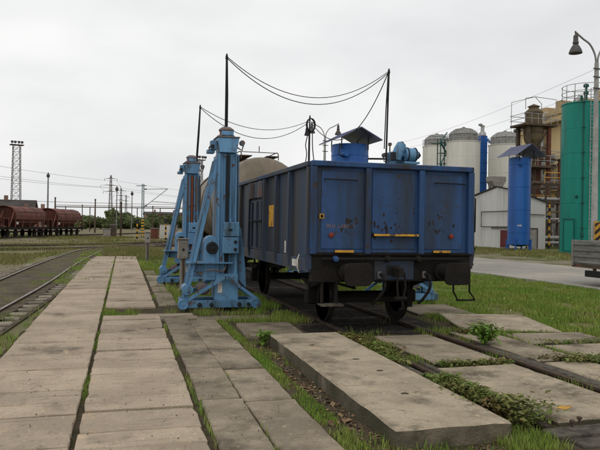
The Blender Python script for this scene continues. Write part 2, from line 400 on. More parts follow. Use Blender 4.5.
sheet('ground', [(-900, -60), (900, -60), (900, 1500), (-900, 1500)], -0.075, 'ground')
sheet('meadow', [(6.3, 2), (14.3, 2), (14.3, 70), (6.3, 70)], -0.058, 'meadow_soil', 0.2)
sheet('yard_dirt', [(1.6, 2), (7.3, 2), (7.0, 13), (7.0, 30), (6, 34), (1.3, 32), (1.3, 13)], -0.052, 'dirt', 0.15)
sheet('wagon_track_bed', [(3.35, 10.2), (5.9, 10.2), (5.95, 20), (5.9, 34), (3.3, 34), (3.3, 20)], -0.047, 'shaded_ballast', 0.1, .4)
sheet('path_bed', [(-1.75, 1), (2.35, 1), (2.35, 13), (1.5, 16), (1.9, 36), (-.75, 37.5), (-1.4, 12)], -0.048, 'path_dirt', 0.06, .4)
sheet('road', [(14.6, -20), (22.6, -20), (22.6, 160), (14.6, 160)], -0.045, 'road')
sheet('road_verge', [(22.4, -20), (26.5, -20), (27.5, 30), (30, 60), (30, 160), (22.4, 160)], -0.062, 'verge', 0.4)
sheet('meadow_strip', [(26, -20), (60, -20), (60, 160), (30, 160), (29.5, 60), (27, 30)], -0.066, 'meadow_soil', 0.5)
kb = tag(thing('kerb', 'x', 'x', (14.5, 0, 0)), kind='structure'); del kb['label'], kb['category']
kme = MB().box(-0.09, 0.09, 0, 0.985, -0.2, 0.03, 0.012).mesh('kerb_stone', 'kerb')
for i in range(56):
    link('kerb_stone', kme, kb, (random.uniform(-.006, .006), 4 + i, random.uniform(-.006, .006)), random.uniform(-.006, .006))

# ------------------------------------------------------------------ pavement slabs
slab_rects = []
pave = bpy.data.objects.new('pavement', None); C.objects.link(pave); pave['kind'] = 'structure'
def slab_mesh(w, l, h, name='slab', m_='path_concrete', ch=0.012, jit=0.006, tilt=0.0):
    pts = []
    nx, ny = max(2, int(w / 0.16)), max(2, int(l / 0.16))
    for i in range(nx): pts.append((-w / 2 + w * i / nx, -l / 2, 0, -1))
    for i in range(ny): pts.append((w / 2, -l / 2 + l * i / ny, 1, 0))
    for i in range(nx): pts.append((w / 2 - w * i / nx, l / 2, 0, 1))
    for i in range(ny): pts.append((-w / 2, l / 2 - l * i / ny, -1, 0))
    n = len(pts); A = []; B = []; D = []
    cut = {(a, b_): (random.uniform(.02, .06) if random.random() < .10 and min(w, l) > .3 else 0) for a in (-1, 1) for b_ in (-1, 1)}
    for i, (x, y, ax, ay) in enumerate(pts):
        sx, sy = (1 if x > 0 else -1), (1 if y > 0 else -1); c_ = cut[(sx, sy)]; dx_, dy_ = w / 2 - abs(x), l / 2 - abs(y)
        if c_ and dx_ + dy_ < c_:
            k = (c_ - dx_ - dy_) / 2 * random.uniform(.8, 1.2); pts[i] = (x - sx * k, y - sy * k, ax, ay)
    for (x, y, ax, ay) in pts:
        big = random.random() < (0.02 if h > .2 else 0.06)
        q = random.uniform(0, jit) + (random.uniform(0.006, 0.02) if big else 0)
        x1, y1 = x - ax * q, y - ay * q
        A.append((x1, y1, -h)); B.append((x1, y1, -ch * random.uniform(0.6, 1.6)))
        k = 1 - 2 * (ch + q * .3) / w; k2 = 1 - 2 * (ch + q * .3) / l
        D.append((x1 * k, y1 * k2, tilt * x1))
    v = A + B + D; f = [tuple(range(2 * n, 3 * n))]
    for r in range(2):
        for i in range(n):
            j = (i + 1) % n
            f.append((r * n + i, r * n + j, r * n + n + j, r * n + n + i))
    me = MB().add(v, f).mesh(name, m_)
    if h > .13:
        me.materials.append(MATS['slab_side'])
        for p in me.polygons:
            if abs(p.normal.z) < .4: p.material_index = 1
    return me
def put_slab(cx, cy, w, l, z=0.0, h=0.1, rz=0.0, m_='path_concrete', parent=pave, name='slab', ch=0.012, jit=0.006):
    o = link(name, slab_mesh(w, l, h, name, m_, ch, jit), parent, (cx, cy, z), rz)
    o.rotation_euler = (random.uniform(-.004, .004), random.uniform(-.004, .004), rz)
    slab_rects.append((cx, cy, w, l, rz)); return o
PA = -0.0167
seam1 = lambda y: -0.37 + 0.0167 * y
seam2 = lambda y: 0.75 + 0.0165 * y
joints = [0.4 + 3.0 * i for i in range(13)]
def strips(y0, y1):
    n = random.choice((4, 5, 6, 6)); cuts = sorted([y0] + [y0 + (y1 - y0) * (k + random.uniform(-.3, .3)) / n for k in range(1, n)] + [y1])
    return list(zip(cuts[:-1], cuts[1:]))
for a, b_ in zip(joints[:-1], joints[1:]):
    for col in (0, 1):
        ja, jb = a + random.uniform(-.06, .06) + (0.035), b_ - 0.035
        for (p, q) in strips(ja, jb):
            yc = (p + q) / 2
            if col == 1 and 13.0 < yc < 14.5: continue
            w = 1.15 if col == 0 else 1.06
            xc = (seam1(yc) - 0.024 - w / 2) if col == 0 else (seam1(yc) + 0.024 + w / 2)
            put_slab(xc + random.uniform(-.006, .006), yc, w, q - p - random.choice((.006, .009, .014)), random.uniform(-.005, .005), 0.12, PA + random.uniform(-.003, .003), ch=0.008, jit=0.007)
y = 3.0
while y < 12.1:
    l = random.uniform(1.3, 2.1)
    put_slab(seam2(y + l / 2) + 0.04 + 0.225, min(y + l / 2, 12.0), 0.45, l - 0.03, random.uniform(-.02, -.008), 0.1, PA + random.uniform(-.012, .012), 'old_concrete', jit=.012); y += l
y = 2.6
while y < 11.0:
    l = random.uniform(1.5, 2.3)
    put_slab(1.345 + 0.27 + 0.012 * (y - 5), y + l / 2, 0.54, l - 0.04, random.uniform(-.03, -.01), 0.1, PA * 0.8 + random.uniform(-.015, .015), 'old_concrete', jit=.012); y += l
for (yy, w, l) in ((12.62, 1.15, 0.34), (13.0, 1.1, 0.36), (15.2, .42, 1.3), (16.6, .45, 1.3), (18.1, .40, 1.5), (20.0, .42, 1.9), (22.2, .4, 2.0), (24.4, .4, 2.0)):
    put_slab(seam2(yy) + 0.05 + w / 2 - (0.5 if w > 1 else 0), yy, w, l, -0.006, 0.1, PA, 'old_concrete')
put_slab(2.66, 10.85, 1.0, 1.35, 0.012, 0.1, -0.05, 'old_concrete')
put_slab(2.35, 12.55, 1.5, 0.5, -0.03, 0.1, 0.02, 'old_concrete')
# crossing slabs inside and beside the wagon track
RX0, RX1 = 3.86, 5.36
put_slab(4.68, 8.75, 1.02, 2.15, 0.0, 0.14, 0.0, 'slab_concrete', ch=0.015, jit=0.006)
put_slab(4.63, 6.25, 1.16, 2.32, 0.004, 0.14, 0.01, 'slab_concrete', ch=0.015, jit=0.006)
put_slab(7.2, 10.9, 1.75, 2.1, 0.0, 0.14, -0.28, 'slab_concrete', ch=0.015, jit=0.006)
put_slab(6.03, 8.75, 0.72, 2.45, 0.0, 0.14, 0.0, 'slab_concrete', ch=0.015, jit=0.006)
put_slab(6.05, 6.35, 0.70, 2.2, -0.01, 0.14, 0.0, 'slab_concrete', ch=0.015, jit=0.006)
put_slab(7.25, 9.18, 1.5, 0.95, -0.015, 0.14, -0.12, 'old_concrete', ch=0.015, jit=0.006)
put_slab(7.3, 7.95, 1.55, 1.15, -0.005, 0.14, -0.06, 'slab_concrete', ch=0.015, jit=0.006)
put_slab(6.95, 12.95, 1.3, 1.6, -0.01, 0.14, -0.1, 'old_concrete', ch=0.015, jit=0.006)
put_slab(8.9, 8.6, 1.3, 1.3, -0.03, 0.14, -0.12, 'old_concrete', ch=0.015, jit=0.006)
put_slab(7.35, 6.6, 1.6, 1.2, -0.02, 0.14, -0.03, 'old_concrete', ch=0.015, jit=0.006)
# yellow paint blot on the crossing slab
blot = [(math.cos(t) * (0.10 + 0.03 * math.sin(3 * t + 1)) , math.sin(t) * (0.055 + 0.015 * math.sin(2 * t))) for t in [2 * PI * k / 18 for k in range(18)]]
me = bpy.data.meshes.new('paint_mark'); me.from_pydata([(x, y_, 0) for x, y_ in blot], [], [tuple(range(18))]); me.materials.append(MATS['yellow_paint'])
link('paint_mark', me, pave, (4.42, 5.45, 0.0085), 0.2)
# raised slab beside the rail
for (x, y_) in ((2.72, 8.55), (3.0, 7.55), (2.9, 5.9), (3.05, 6.9)):
    pt = [(random.uniform(.7, 1.1) * .05 * math.cos(t), random.uniform(.7, 1.1) * .035 * math.sin(t), 0) for t in [2 * PI * k / 12 for k in range(12)]]
    PIT = globals().setdefault('PITS', []); PIT.append((x, y_, pt))
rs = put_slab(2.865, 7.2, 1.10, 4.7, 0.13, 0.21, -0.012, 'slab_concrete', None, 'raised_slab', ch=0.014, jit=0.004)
tag(rs, 'thick raised concrete slab lying left of the wagon track', 'concrete slab')
for (x, y_, pt) in PITS:
    o = MB().add([(a, b_, .002) for a, b_, c in pt] + [(a * .7, b_ * .7, .0035) for a, b_, c in pt], [tuple(range(12, 24))] + [(k, (k + 1) % 12, 12 + (k + 1) % 12, 12 + k) for k in range(12)]).build('lifting_pit', 'path_dirt', rs, (x - 2.885, y_ - 7.2, 0.001))

# ------------------------------------------------------------------ tracks
RAILP = [(-.035, .15), (-.035, .12), (-.009, .105), (-.009, .02), (-.065, .01), (-.065, 0), (.065, 0), (.065, .01), (.009, .02), (.009, .105), (.035, .12), (.035, .15)]
def sweep(pts, prof):
    m_ = MB(); v = []; n = len(prof)
    for i, p in enumerate(pts):
        a = pts[max(i - 1, 0)]; b_ = pts[min(i + 1, len(pts) - 1)]
        d = Vector((b_[0] - a[0], b_[1] - a[1], 0)).normalized(); r_ = Vector((d.y, -d.x, 0))
        for (u, w) in prof: v.append((p[0] + r_.x * u, p[1] + r_.y * u, p[2] + w))
    f = []
    for i in range(len(pts) - 1):
        for k in range(n):
            j = (k + 1) % n
            f.append((i * n + k, i * n + j, i * n + n + j, i * n + n + k))
    f += [tuple(range(n)), tuple(range(len(v) - 1, len(v) - n - 1, -1))]
    return m_.add(v, f)
def spline(ctrl, n):
    # Catmull-Rom through control points, evenly sampled
    P = [Vector(c) for c in ctrl]; P = [2 * P[0] - P[1]] + P + [2 * P[-1] - P[-2]]; out = []
    for i in range(1, len(P) - 2):
        for k in range(n):
            t = k / n; a, b_, c, d = P[i - 1:i + 3]
            out.append(0.5 * ((2 * b_) + (c - a) * t + (2 * a - 5 * b_ + 4 * c - d) * t * t + (3 * b_ - a - 3 * c + d) * t ** 3))
    out.append(P[-2]); return out
stones = []
def track(ctrl, n=22, shiny=True, top=0.03, sleepers=True, smat='sleeper', bed=True, spitch=0.62, stop=0.0, near=None):
    t = bpy.data.objects.new('railway_track', None); C.objects.link(t); t['kind'] = 'structure'
    c = spline([(x, y_, 0) for x, y_ in ctrl], n)
    def off(k):
        o = []
        for i, p in enumerate(c):
            d = (c[min(i + 1, len(c) - 1)] - c[max(i - 1, 0)]).normalized(); o.append(Vector((p.x + d.y * k, p.y - d.x * k, 0)))
        return o
    for s_ in (-.7535, .7535):
        q = [(p.x, p.y, top - .15) for p in off(s_)]
        r = sweep(q, RAILP).build('rail', 'rail_side', t)
        if shiny: sweep([(p[0], p[1], p[2] + .1505) for p in q], [(-.026, 0), (-.026, -.003), (.026, -.003), (.026, 0)]).build('running_surface', 'rail_shiny', r)
    if bed:
        L, R = off(-1.35), off(1.35); m_ = MB()
        v = [(p.x, p.y, -0.042) for p in L] + [(p.x, p.y, -0.042) for p in R]; k = len(L)
        m_.add(v, [(i, k + i, k + i + 1, i + 1) for i in range(k - 1)]); m_.build('track_bed', 'track_soil', t)
    if sleepers:
        sm = MB().box(-1.3, 1.3, -.12, .12, -.2, -0.005 + stop, 0.02).mesh('sleeper', smat)
        acc = 0; last = c[0]; cnt = 0
        for i in range(1, len(c)):
            seg = (c[i] - c[i - 1]); L_ = seg.length; d = seg / L_
            while acc <= L_:
                p = c[i - 1] + d * acc
                if cnt < 110: link('sleeper', sm, t, (p.x, p.y, top - 0.16 + 0.115), -math.atan2(d.x, d.y)); cnt += 1
                acc += spitch
            acc -= L_
    return t, c
# wagon track (flush in the crossing), starts behind the timbers
wt, _ = track([(4.61, 4.95), (4.61, 20), (4.61, 40), (4.9, 60), (6.2, 90), (8, 130)], sleepers=False, bed=False, top=0.012, shiny=False)
for y_ in range(30):
    pass
sl = MB().box(-1.25, 1.25, -.12, .12, -.2, -.035, .015).mesh('sleeper', 'wood_old')
for i in range(40):
    link('sleeper', sl, wt, (4.61, 10.2 + i * .65, random.uniform(-.03, -.008)), random.uniform(-.01, .01))
# left track curving right beyond the footpath
lt, lc = track([(-3.6, 2), (-3.3, 8), (-2.86, 14), (-2.5, 20), (-2.22, 28), (-1.85, 35), (-1.25, 43), (0.1, 49.5), (3.2, 56.5), (9, 66), (18, 80)], top=0.05)
k_ = len(lc); v = []
for s_ in (-1.02, 1.02):
    for i, p in enumerate(lc):
        d = (lc[min(i + 1, k_ - 1)] - lc[max(i - 1, 0)]).normalized(); o_ = s_ + random.uniform(-.06, .06); v.append((p.x + d.y * o_, p.y - d.x * o_, .006))
MB().add(v, [(i, k_ + i, k_ + i + 1, i + 1) for i in range(k_ - 1)]).build('dirt_fill', 'track_soil', lt)
t3, _ = track([(-30, 30), (-18, 38), (-9.5, 44.2), (-4, 47.4), (1.5, 51.8), (9, 60), (16, 70)], bed=True, top=0.03, sleepers=False)
t4, _ = track([(-26, 44), (-14, 50), (-6, 54), (1, 60), (9, 71), (17, 85)], bed=True, top=0.03, sleepers=False)
t5, _ = track([(-20.5, 54), (-14.1, 71.7), (-10.4, 81.6), (-6.76, 91.4), (-1.0, 107), (6, 126)], bed=True, top=0.05, sleepers=False)
t6, _ = track([(-40, 58), (-22, 78), (-9, 96), (2, 115)], bed=True, top=0.03, sleepers=False)
# planks beside the rails and timbers at the near end of the crossing
for (x, y_, l, rz) in ((3.68, 7.1, 3.3, 0.0), (5.56, 7.0, 3.6, 0.0), (4.05, 6.6, 2.6, 0.004)):
    w_ = 0.16 if x != 4.05 else 0.07
    MB().box(-w_ / 2, w_ / 2, -l / 2, l / 2, -.12, 0, .01).build('plank', 'wood_old', pave, (x, y_, -.004), rz)
    slab_rects.append((x, y_, w_, l, rz))
for (x, y_, z, l, rz, lab) in ((4.95, 4.84, 0.006, 2.4, 0.015, 'weathered dark timber beam against the near end of the crossing slab'),
                          (5.02, 4.60, -0.03, 2.3, -0.02, 'weathered timber beam, second back from the crossing slab end'),
                          (5.1, 4.36, -0.05, 2.3, 0.03, 'weathered timber beam nearest the bottom right corner of the photo')):
    o = MB().box(-l / 2, l / 2, -.105, .105, -.15, 0, .012).build('timber_beam', 'wood_old', None, (x, y_, z), rz)
    tag(o, lab, 'timber', 'old timber beams at the crossing'); slab_rects.append((x, y_, l, .21, rz))
for (x, y_) in ((4.06, 4.9), (4.2, 4.97)):
    o = MB().tube([(0, 0, 0), (0, 0, .05)], .012, 8).lathe([(.025, .05), (.025, .065), (.012, .072)], n=10).build('bolt', 'rail_side', pave, (x, y_, .0))

# ------------------------------------------------------------------ blue open wagon
WX, HW, Y0, Y1, ZT = 4.61, 1.475, 10.0, 17.9, 2.88
W = thing('open_wagon', 'dark blue high-sided open goods wagon standing between the lifting jacks', 'wagon', (WX, Y0, 0))
L = Y1 - Y0
ZS, ZE = 1.04, 1.37
e = MB(); e.box(-HW + .06, HW - .06, .02, .05, ZE, ZT - .09)
endw = e.build('end_wall', 'wagon_blue', W)
for k in range(3):    # dished panels between the posts
    x0 = -HW + .12 + k * (2 * HW - .24) / 3; x1 = x0 + (2 * HW - .24) / 3
    MB().box(x0 + .05, x1 - .05, .008, .02, ZE + .06, ZT - .15, .006).build('panel', 'wagon_blue', endw)
for fx in (-.985, -.335, .335, .985):
    w_ = .055 if abs(fx) > .5 else .05
    MB().box(fx * HW - w_, fx * HW + w_, -.065, .019, ZE - .02, ZT - .09, .008).build('post', 'wagon_trim', W)
MB().box(-HW - .02, HW + .02, -.075, .06, ZT - .09, ZT, .012).build('end_top_rail', 'wagon_trim', W)
MB().box(-HW, HW, -.06, .06, ZE - .045, ZE + .004, .006).build('end_bottom_rail', 'underframe', W)
for x in (-1.0, 1.02):
    MB().tube([(x - .26, -.012, ZT - .30), (x - .26, -.07, ZT - .30), (x + .30, -.07, ZT - .305), (x + .30, -.012, ZT - .305)], .011, 6).build('grab_rail', 'underframe', W)
st = MB().box(-.40, .42, -.09, -.006, 1.66, 1.685).build('step', 'underframe', W)
MB().box(-.40, .42, -.096, -.091, 1.655, 1.69).build('yellow_edge', 'yellow_paint', st)
for x in (-.93, .86):
    s_ = MB().box(x - .17, x + .17, -.10, -.062, ZE + .005, ZE + .045).build('step_board', 'underframe', W)
    MB().box(x - .165, x + .165, -.106, -.101, ZE + .006, ZE + .046).build('yellow_edge', 'yellow_paint', s_)
for x in (-1.13, 1.09):
    MB().lathe([(.042, 0), (.042, -.02), (.03, -.024)], (x, -.002, 1.66), 'y', 14).build('reflector', 'orange_lens', W)
MB().box(-1.335, -1.255, -.006, .004, 1.93, 2.01).build('label_plate', 'yellow_paint', W)
MB().box(-1.318, -1.272, -.0085, -.0065, 1.945, 1.995).build('label_plate', 'underframe', W)
# faded white stencilled characters (unreadable in the photograph)
x = -1.21
for g in 'HIO.LOOI.I':
    sten = MB()
    if g == 'H': q = [(0, 0, .01, .06), (.03, 0, .04, .06), (.01, .025, .03, .035)]
    elif g == 'I': q = [(.01, 0, .022, .06)]
    elif g == 'O': q = [(0, 0, .01, .05), (.03, 0, .04, .05), (.01, .042, .03, .05), (.01, 0, .03, .008)]
    elif g == 'L': q = [(0, 0, .01, .05), (.01, 0, .035, .01)]
    else: q = [(.01, 0, .02, .01)]
    for (a, b_, c, d) in q: sten.box(x + a, x + c, .0035, .0065, 1.785 + b_, 1.785 + d)
    x += .052
    sten.build('stencil_mark', 'faded', W)
def blotch(cx, cz, n, sx, sz, r_):
    for k in range(n):
        x, z, q = cx + random.gauss(0, sx), cz + random.gauss(0, sz), r_ * random.uniform(.35, 1.2)
        a = random.uniform(0.5, 2.6); pts = [(x + q * math.cos(t) * random.uniform(.5, 1), .0075 - k * .00004, z + q * a * math.sin(t) * random.uniform(.5, 1)) for t in [2 * PI * i / 11 for i in range(11)]]
        MB().add(pts, [tuple(range(11))]).build('scrape_mark', 'scrape', endw)
blotch(-.83, 1.83, 22, .13, .07, .024); blotch(-.24, 1.80, 26, .14, .07, .03); blotch(.13, 1.74, 12, .1, .05, .022); blotch(.82, 1.84, 20, .12, .08, .024); blotch(.1, 2.15, 8, .2, .12, .018)
for s_ in (-1, 1):
    sd_ = 'left' if s_ < 0 else 'right'
    ww = MB().box(s_ * (HW - .03) - .015, s_ * (HW - .03) + .015, .06, L - .06, 1.26, ZT - .085).build('side_wall', 'wagon_side', W)
    MB().box(s_ * HW - .06, s_ * HW + .035, .06, L - .06, ZT - .085, ZT - .004, .01).build('side_top_rail', 'wagon_side', W)
    MB().box(s_ * (HW - .02) - .05, s_ * (HW - .02) + .05, .03, L - .03, ZS, 1.26, .01).build('side_sill', 'wagon_side', W)
    for yy in (.05, 1.22, 2.2, 3.2, 4.72, 5.8, 6.8, L - .06):
        q = MB(); dd = .085
        q.prism([(s_ * (HW - .014), ZS + .05), (s_ * (HW + .045), ZS + .05), (s_ * (HW + dd), 1.35), (s_ * (HW + dd - .02), ZT - .10), (s_ * (HW - .014), ZT - .10)], yy - .05, yy + .05, 'y')
        q.build('rib', 'wagon_side', W)
    dr = MB().box(s_ * (HW - .015), s_ * (HW + .022), 3.27, 4.65, 1.28, ZT - .5, .008)
    dr = dr.build('door', 'wagon_side', W)
    for yy in (3.45, 3.96, 4.45):
        MB().box(s_ * (HW + .022), s_ * (HW + .06), yy - .035, yy + .035, 1.32, ZT - .55).build('door_stiffener', 'wagon_side', dr)
    MB().tube([(s_ * (HW + .075), 3.3, 1.9), (s_ * (HW + .075), 4.6, 1.9)], .018, 6).build('door_bar', 'underframe', dr)
    flap = MB().box(s_ * (HW - .015), s_ * (HW + .04), 3.27, 4.65, ZT - .46, ZT - .10, .01).build('upper_flap', 'wagon_side', W)
    for yy in (3.5, 4.4):
        MB().box(s_ * (HW + .04), s_ * (HW + .10), yy - .06, yy + .06, ZT - .48, ZT - .12, .012).build('hinge', 'jack_rusty', flap)
    if s_ < 0:
        MB().box(-HW - .004, -HW + .001, 2.3, 2.95, 1.78, 2.22).build('yellow_panel', 'yellow_paint', W)
        MB().box(-HW - .004, -HW + .001, 1.35, 1.65, 1.30, 1.52).build('label_plate', 'white_paint', W)
        MB().box(-HW - .037, -HW - .03, .75, 1.0, 1.10, 1.22).build('label_plate', 'white_paint', W)
        MB().tube([(-HW - .05, .5, 1.32), (-HW - .09, .48, 1.22), (-HW - .08, .5, 1.1), (-HW - .05, .5, 1.0)], [.008, .016, .014, .006], 8).build('ticket_clip', 'white_paint', W)
        for yy in (1.7, 1.9, 2.05):
            pass
MB().box(-HW + .06, HW - .06, .06, L - .06, 1.22, 1.30).build('floor', 'underframe', W)
MB().box(-HW + .06, HW - .06, L - .05, L - .02, ZE, ZT).build('end_wall', 'wagon_blue', W)
MB().box(-HW - .02, HW + .02, L - .06, L + .07, ZT - .09, ZT, .012).build('end_top_rail', 'wagon_trim', W)
# underframe
uf = MB()
uf.box(-HW + .02, HW - .02, -.03, .16, .88, 1.32, .012)
uf.box(-HW + .02, HW - .02, L - .16, L + .03, .88, 1.32, .012)
for s_ in (-1, 1): uf.box(s_ * .95 - .06, s_ * .95 + .06, .16, L - .16, .95, 1.2)
for yy in (2.2, 3.9, 5.6): uf.box(-1.3, 1.3, yy - .06, yy + .06, 1.0, 1.2)
frame = uf.build('underframe', 'underframe', W)
MB().box(-.36, .36, -.036, -.028, .92, 1.26).build('headstock_panel', 'wagon_side', W)
MB().box(-.14, .10, -.044, -.036, 1.0, 1.16).build('drawgear_opening', 'black_paint', W)
for s_ in (-1, 1):
    for yb, dy in ((-.03, -1), (L + .03, 1)):
        b_ = MB(); b_.lathe([(.15, 0), (.15, dy * .10), (.105, dy * .11), (.105, dy * .34), (.085, dy * .345), (.085, dy * .56)], (s_ * .875, yb, 1.05), 'y', 18)
        b_ = b_.build('buffer', 'underframe', W)
        h = MB(); pr = []
        for (cx, cz, t0) in ((.15, .10, 0), (-.15, .10, 90), (-.15, -.10, 180), (.15, -.10, 270)):
            for t in (0, 30, 60, 90): pr.append((cx + .08 * math.cos(math.radians(t0 + t)), cz + .08 * math.sin(math.radians(t0 + t))))
        h.prism([(s_ * .875 + p, 1.05 + q) for p, q in pr], yb + dy * .56, yb + dy * .61, 'y')
        h.build('buffer_head', 'underframe', b_, bevel=.012)
# shunter's rail, air pipe elbows, hoses, coupling, steps
MB().tube([(-1.32, -.10, 1.265), (1.25, -.10, 1.265)], .026, 8).build('handrail', 'underframe', W)
for x in (-1.08, -.15, .42):
    MB().lathe([(.0, -.19), (.04, -.18), (.055, -.13), (.05, -.07), (.03, -.04)], (x, .02, 1.27), 'y', 12).build('pipe_elbow', 'wagon_trim' if x < -1 else 'underframe', W)
for (x, x2) in ((-.28, -.42), (.55, .42)):
    h = MB(); h.tube(spline([(x, -.05, 1.02), (x + .02, -.22, .98), (x, -.28, .80), (x2 + .05, -.22, .62), (x2, -.12, .52)], 5), .026, 8)
    hs = h.build('brake_hose', 'underframe', W)
    MB().lathe([(.035, -.06), (.042, 0), (.035, .06)], (x, -.06, 1.0), 'z', 10).build('hose_valve', 'jack_rusty', hs)
ck = MB()
ck.prism([(-.05, .98), (-.05, 1.12), (.03, 1.14), (.05, 1.05), (.02, .98)], -.34, -.04, 'y')
ck = ck.build('coupling_hook', 'underframe', W)
for s_ in (-1, 1):
    MB().tube([(s_ * .06, -.3, 1.06), (s_ * .075, -.33, .8), (s_ * .04, -.31, .62)], .02, 8).build('coupling_link', 'underframe', ck)
MB().tube([(-.1, -.31, .63), (.1, -.31, .63)], .032, 8).build('coupling_link', 'underframe', ck)
MB().tube(spline([(.02, -.3, .62), (.05, -.3, .48), (-.01, -.28, .44)], 4), .02, 8).build('coupling_link', 'underframe', ck)
for (x, z) in ((-1.12, .50),):
    s_ = MB().box(x - .2, x + .18, -.16, .08, z, z + .03).build('foot_step', 'wood_old', W)
    MB().beam((x - .15, .02, z + .03), (x - .15, .02, .9), .03, .07).build('step_bracket', 'underframe', s_)
    MB().beam((x + .1, .02, z + .03), (x + .1, .02, .9), .03, .10).build('step_bracket', 'underframe', s_)
x = 1.28
s_ = MB().tube([(x - .16, -.05, .93), (x - .16, -.06, .70), (x - .10, -.10, .56), (x + .24, -.10, .56), (x + .15, -.07, .70), (x + .15, -.06, .93)], .017, 6).build('foot_step', 'underframe', W)
MB().box(x - .12, x + .21, -.16, -.06, .545, .56).build('tread', 'underframe', s_)
MB().tube([(HW + .04, .02, ZT - .5), (HW + .09, .0, ZT - .55), (HW + .09, .0, 1.75), (HW + .03, .02, 1.7)], .014, 6).build('grab_rail', 'underframe', W)
MB().tube([(HW + .03, .05, 1.55), (HW + .1, .02, 1.45), (HW + .05, .04, 1.25), (HW + .08, .04, 1.15)], .02, 6).build('rope_hook', 'underframe', W)
def wheelset(parent, yy, zc=.475, r=.46):
    ws = MB().tube([(-1.08, yy, zc), (1.08, yy, zc)], .075, 12).build('wheelset', 'wheel_steel', parent)
    for s_ in (-1, 1):
        x = s_ * .75
        MB().lathe([(r - .10, -s_ * -.0), (r + .0, 0), (r + .0, s_ * -.0 - .0), (r - .005, s_ * .06), (r - .02, s_ * .065)], (x - s_ * .03, yy, zc), 'x', 32).lathe(
            [(r + .028, 0), (r + .028, -s_ * .028), (r - .06, -s_ * .03), (r - .08, -s_ * .005), (.12, s_ * .012), (.11, -s_ * .04), (.0, -s_ * .04)], (x - s_ * .03, yy, zc), 'x', 32).lathe(
            [(r - .02, s_ * .065), (r - .08, s_ * .05), (.12, s_ * .02), (.11, s_ * .08), (0, s_ * .08)], (x - s_ * .03, yy, zc), 'x', 32).build('wheel', 'wheel_steel', ws)
        MB().box(s_ * .99 - .12, s_ * .99 + .12, yy - .12, yy + .12, zc - .12, zc + .13, .03).build('axle_box', 'underframe', ws)
        sp = MB()
        for k in range(6): sp.box(s_ * .99 - .05, s_ * .99 + .05, yy - .58 + k * .085, yy + .58 - k * .085, .78 - k * .022, .80 - k * .022)
        sp.box(s_ * .99 - .07, s_ * .99 + .07, yy - .06, yy + .06, .60, .82).build('leaf_spring', 'underframe', ws)
        g = MB(); 
        for q in (-1, 1): g.prism([(yy + q * .12, .35), (yy + q * .2, .35), (yy + q * .42, .98), (yy + q * .25, .98)], s_ * .93 - .012, s_ * .93 + .012, 'x')
        g.build('axle_guard', 'underframe', ws)
        for q in (-1, 1):
            bs = MB()
            bs.box(s_ * .75 - .05, s_ * .75 + .05, yy + q * (r + .03), yy + q * (r + .12), zc - .15, zc + .18)
            bs.beam((s_ * .75, yy + q * (r + .09), zc + .15), (s_ * .75, yy + q * (r + .02), 1.0), .05, .03)
            bs.build('brake_shoe', 'underframe', ws)
    for q in (-1, 1): MB().beam((-.8, yy + q * (r + .09), zc), (.8, yy + q * (r + .09), zc), .05, .09).build('brake_beam', 'underframe', ws)
wheelset(W, 1.45); wheelset(W, L - 1.45)
MB().lathe([(.0, 0), (.2, .01), (.2, .5), (0, .51)], (.45, 3.1, .75), 'y', 16).build('air_reservoir', 'underframe', W)
MB().tube([(0, 1.8, .6), (0, L - 1.8, .6)], .03, 8).build('brake_rod', 'underframe', W)

# ------------------------------------------------------------------ tank wagon
TY0, TL, TR, TZ = 19.45, 8.6, 1.42, 2.58
T = thing('tank_wagon', 'brown cylindrical tank wagon coupled behind the blue open wagon', 'wagon', (WX, TY0, 0))
prof = [(.001, 0), (.5, .02), (.9, .09), (1.15, .19), (1.32, .34), (1.40, .52), (TR, .70)] + [(TR, .7 + k * (TL - 1.4) / 6) for k in range(1, 6)] + [(TR, TL - .7), (1.40, TL - .52), (1.32, TL - .34), (1.15, TL - .19), (.9, TL - .09), (.5, TL - .02), (.001, TL)]
tb = MB().lathe(prof, (0, 0, TZ), 'y', 40).build('tank', 'tank_brown', T)
for yy in (2.2, 4.3, 6.4): MB().lathe([(TR + .004, yy - .05), (TR + .02, yy - .045), (TR + .02, yy + .045), (TR + .004, yy + .05)], (0, 0, TZ), 'y', 40).build('band', 'tank_brown', tb)
MB().lathe([(.0, .22), (.22, .21), (.34, .17), (.36, .12), (.36, -.1)], (0, 3.6, TZ + TR), 'z', 20).build('dome', 'tower_steel', T)
pf = MB()
for s_ in (-1, 1): pf.box(s_ * .45 - .2, s_ * .45 + .2, 1.0, 5.2, TZ + TR + .06, TZ + TR + .09)
pf.build('roof_walkway', 'tower_steel', T)
rl = MB()
for s_ in (-1, 1):
    rl.tube(spline([(s_ * .62, .95, TZ + TR - .05), (s_ * .62, 1.1, TZ + TR + .20), (s_ * .62, 2.2, TZ + TR + .22), (s_ * .62, 5.0, TZ + TR + .22), (s_ * .62, 5.2, TZ + TR - .02)], 5), .018, 6)
    for yy in (2.2, 3.6): rl.tube([(s_ * .62, yy, TZ + TR - .1), (s_ * .62, yy, TZ + TR + .22)], .012, 6)
rl.tube([(-.62, 1.1, TZ + TR + .20), (.62, 1.1, TZ + TR + .20)], .014, 6)
rl.tube([(0, 1.1, TZ + TR + .20), (0, 1.1, TZ + TR + .40)], .015, 6)
rl.build('railing', 'tower_steel', T)
tf = MB()
for s_ in (-1, 1): tf.box(s_ * .95 - .08, s_ * .95 + .08, .0, TL, 1.0, 1.22)
for yy in (0.0, TL - .2): tf.box(-1.35, 1.35, yy, yy + .2, .9, 1.25)
for yy in (1.5, TL - 1.5): tf.prism([(-1.1, 1.2), (-1.2, 2.0), (-.8, 1.5), (.8, 1.5), (1.2, 2.0), (1.1, 1.2)], yy - .12, yy + .12, 'y')
tf.build('underframe', 'underframe', T)
lad = MB()
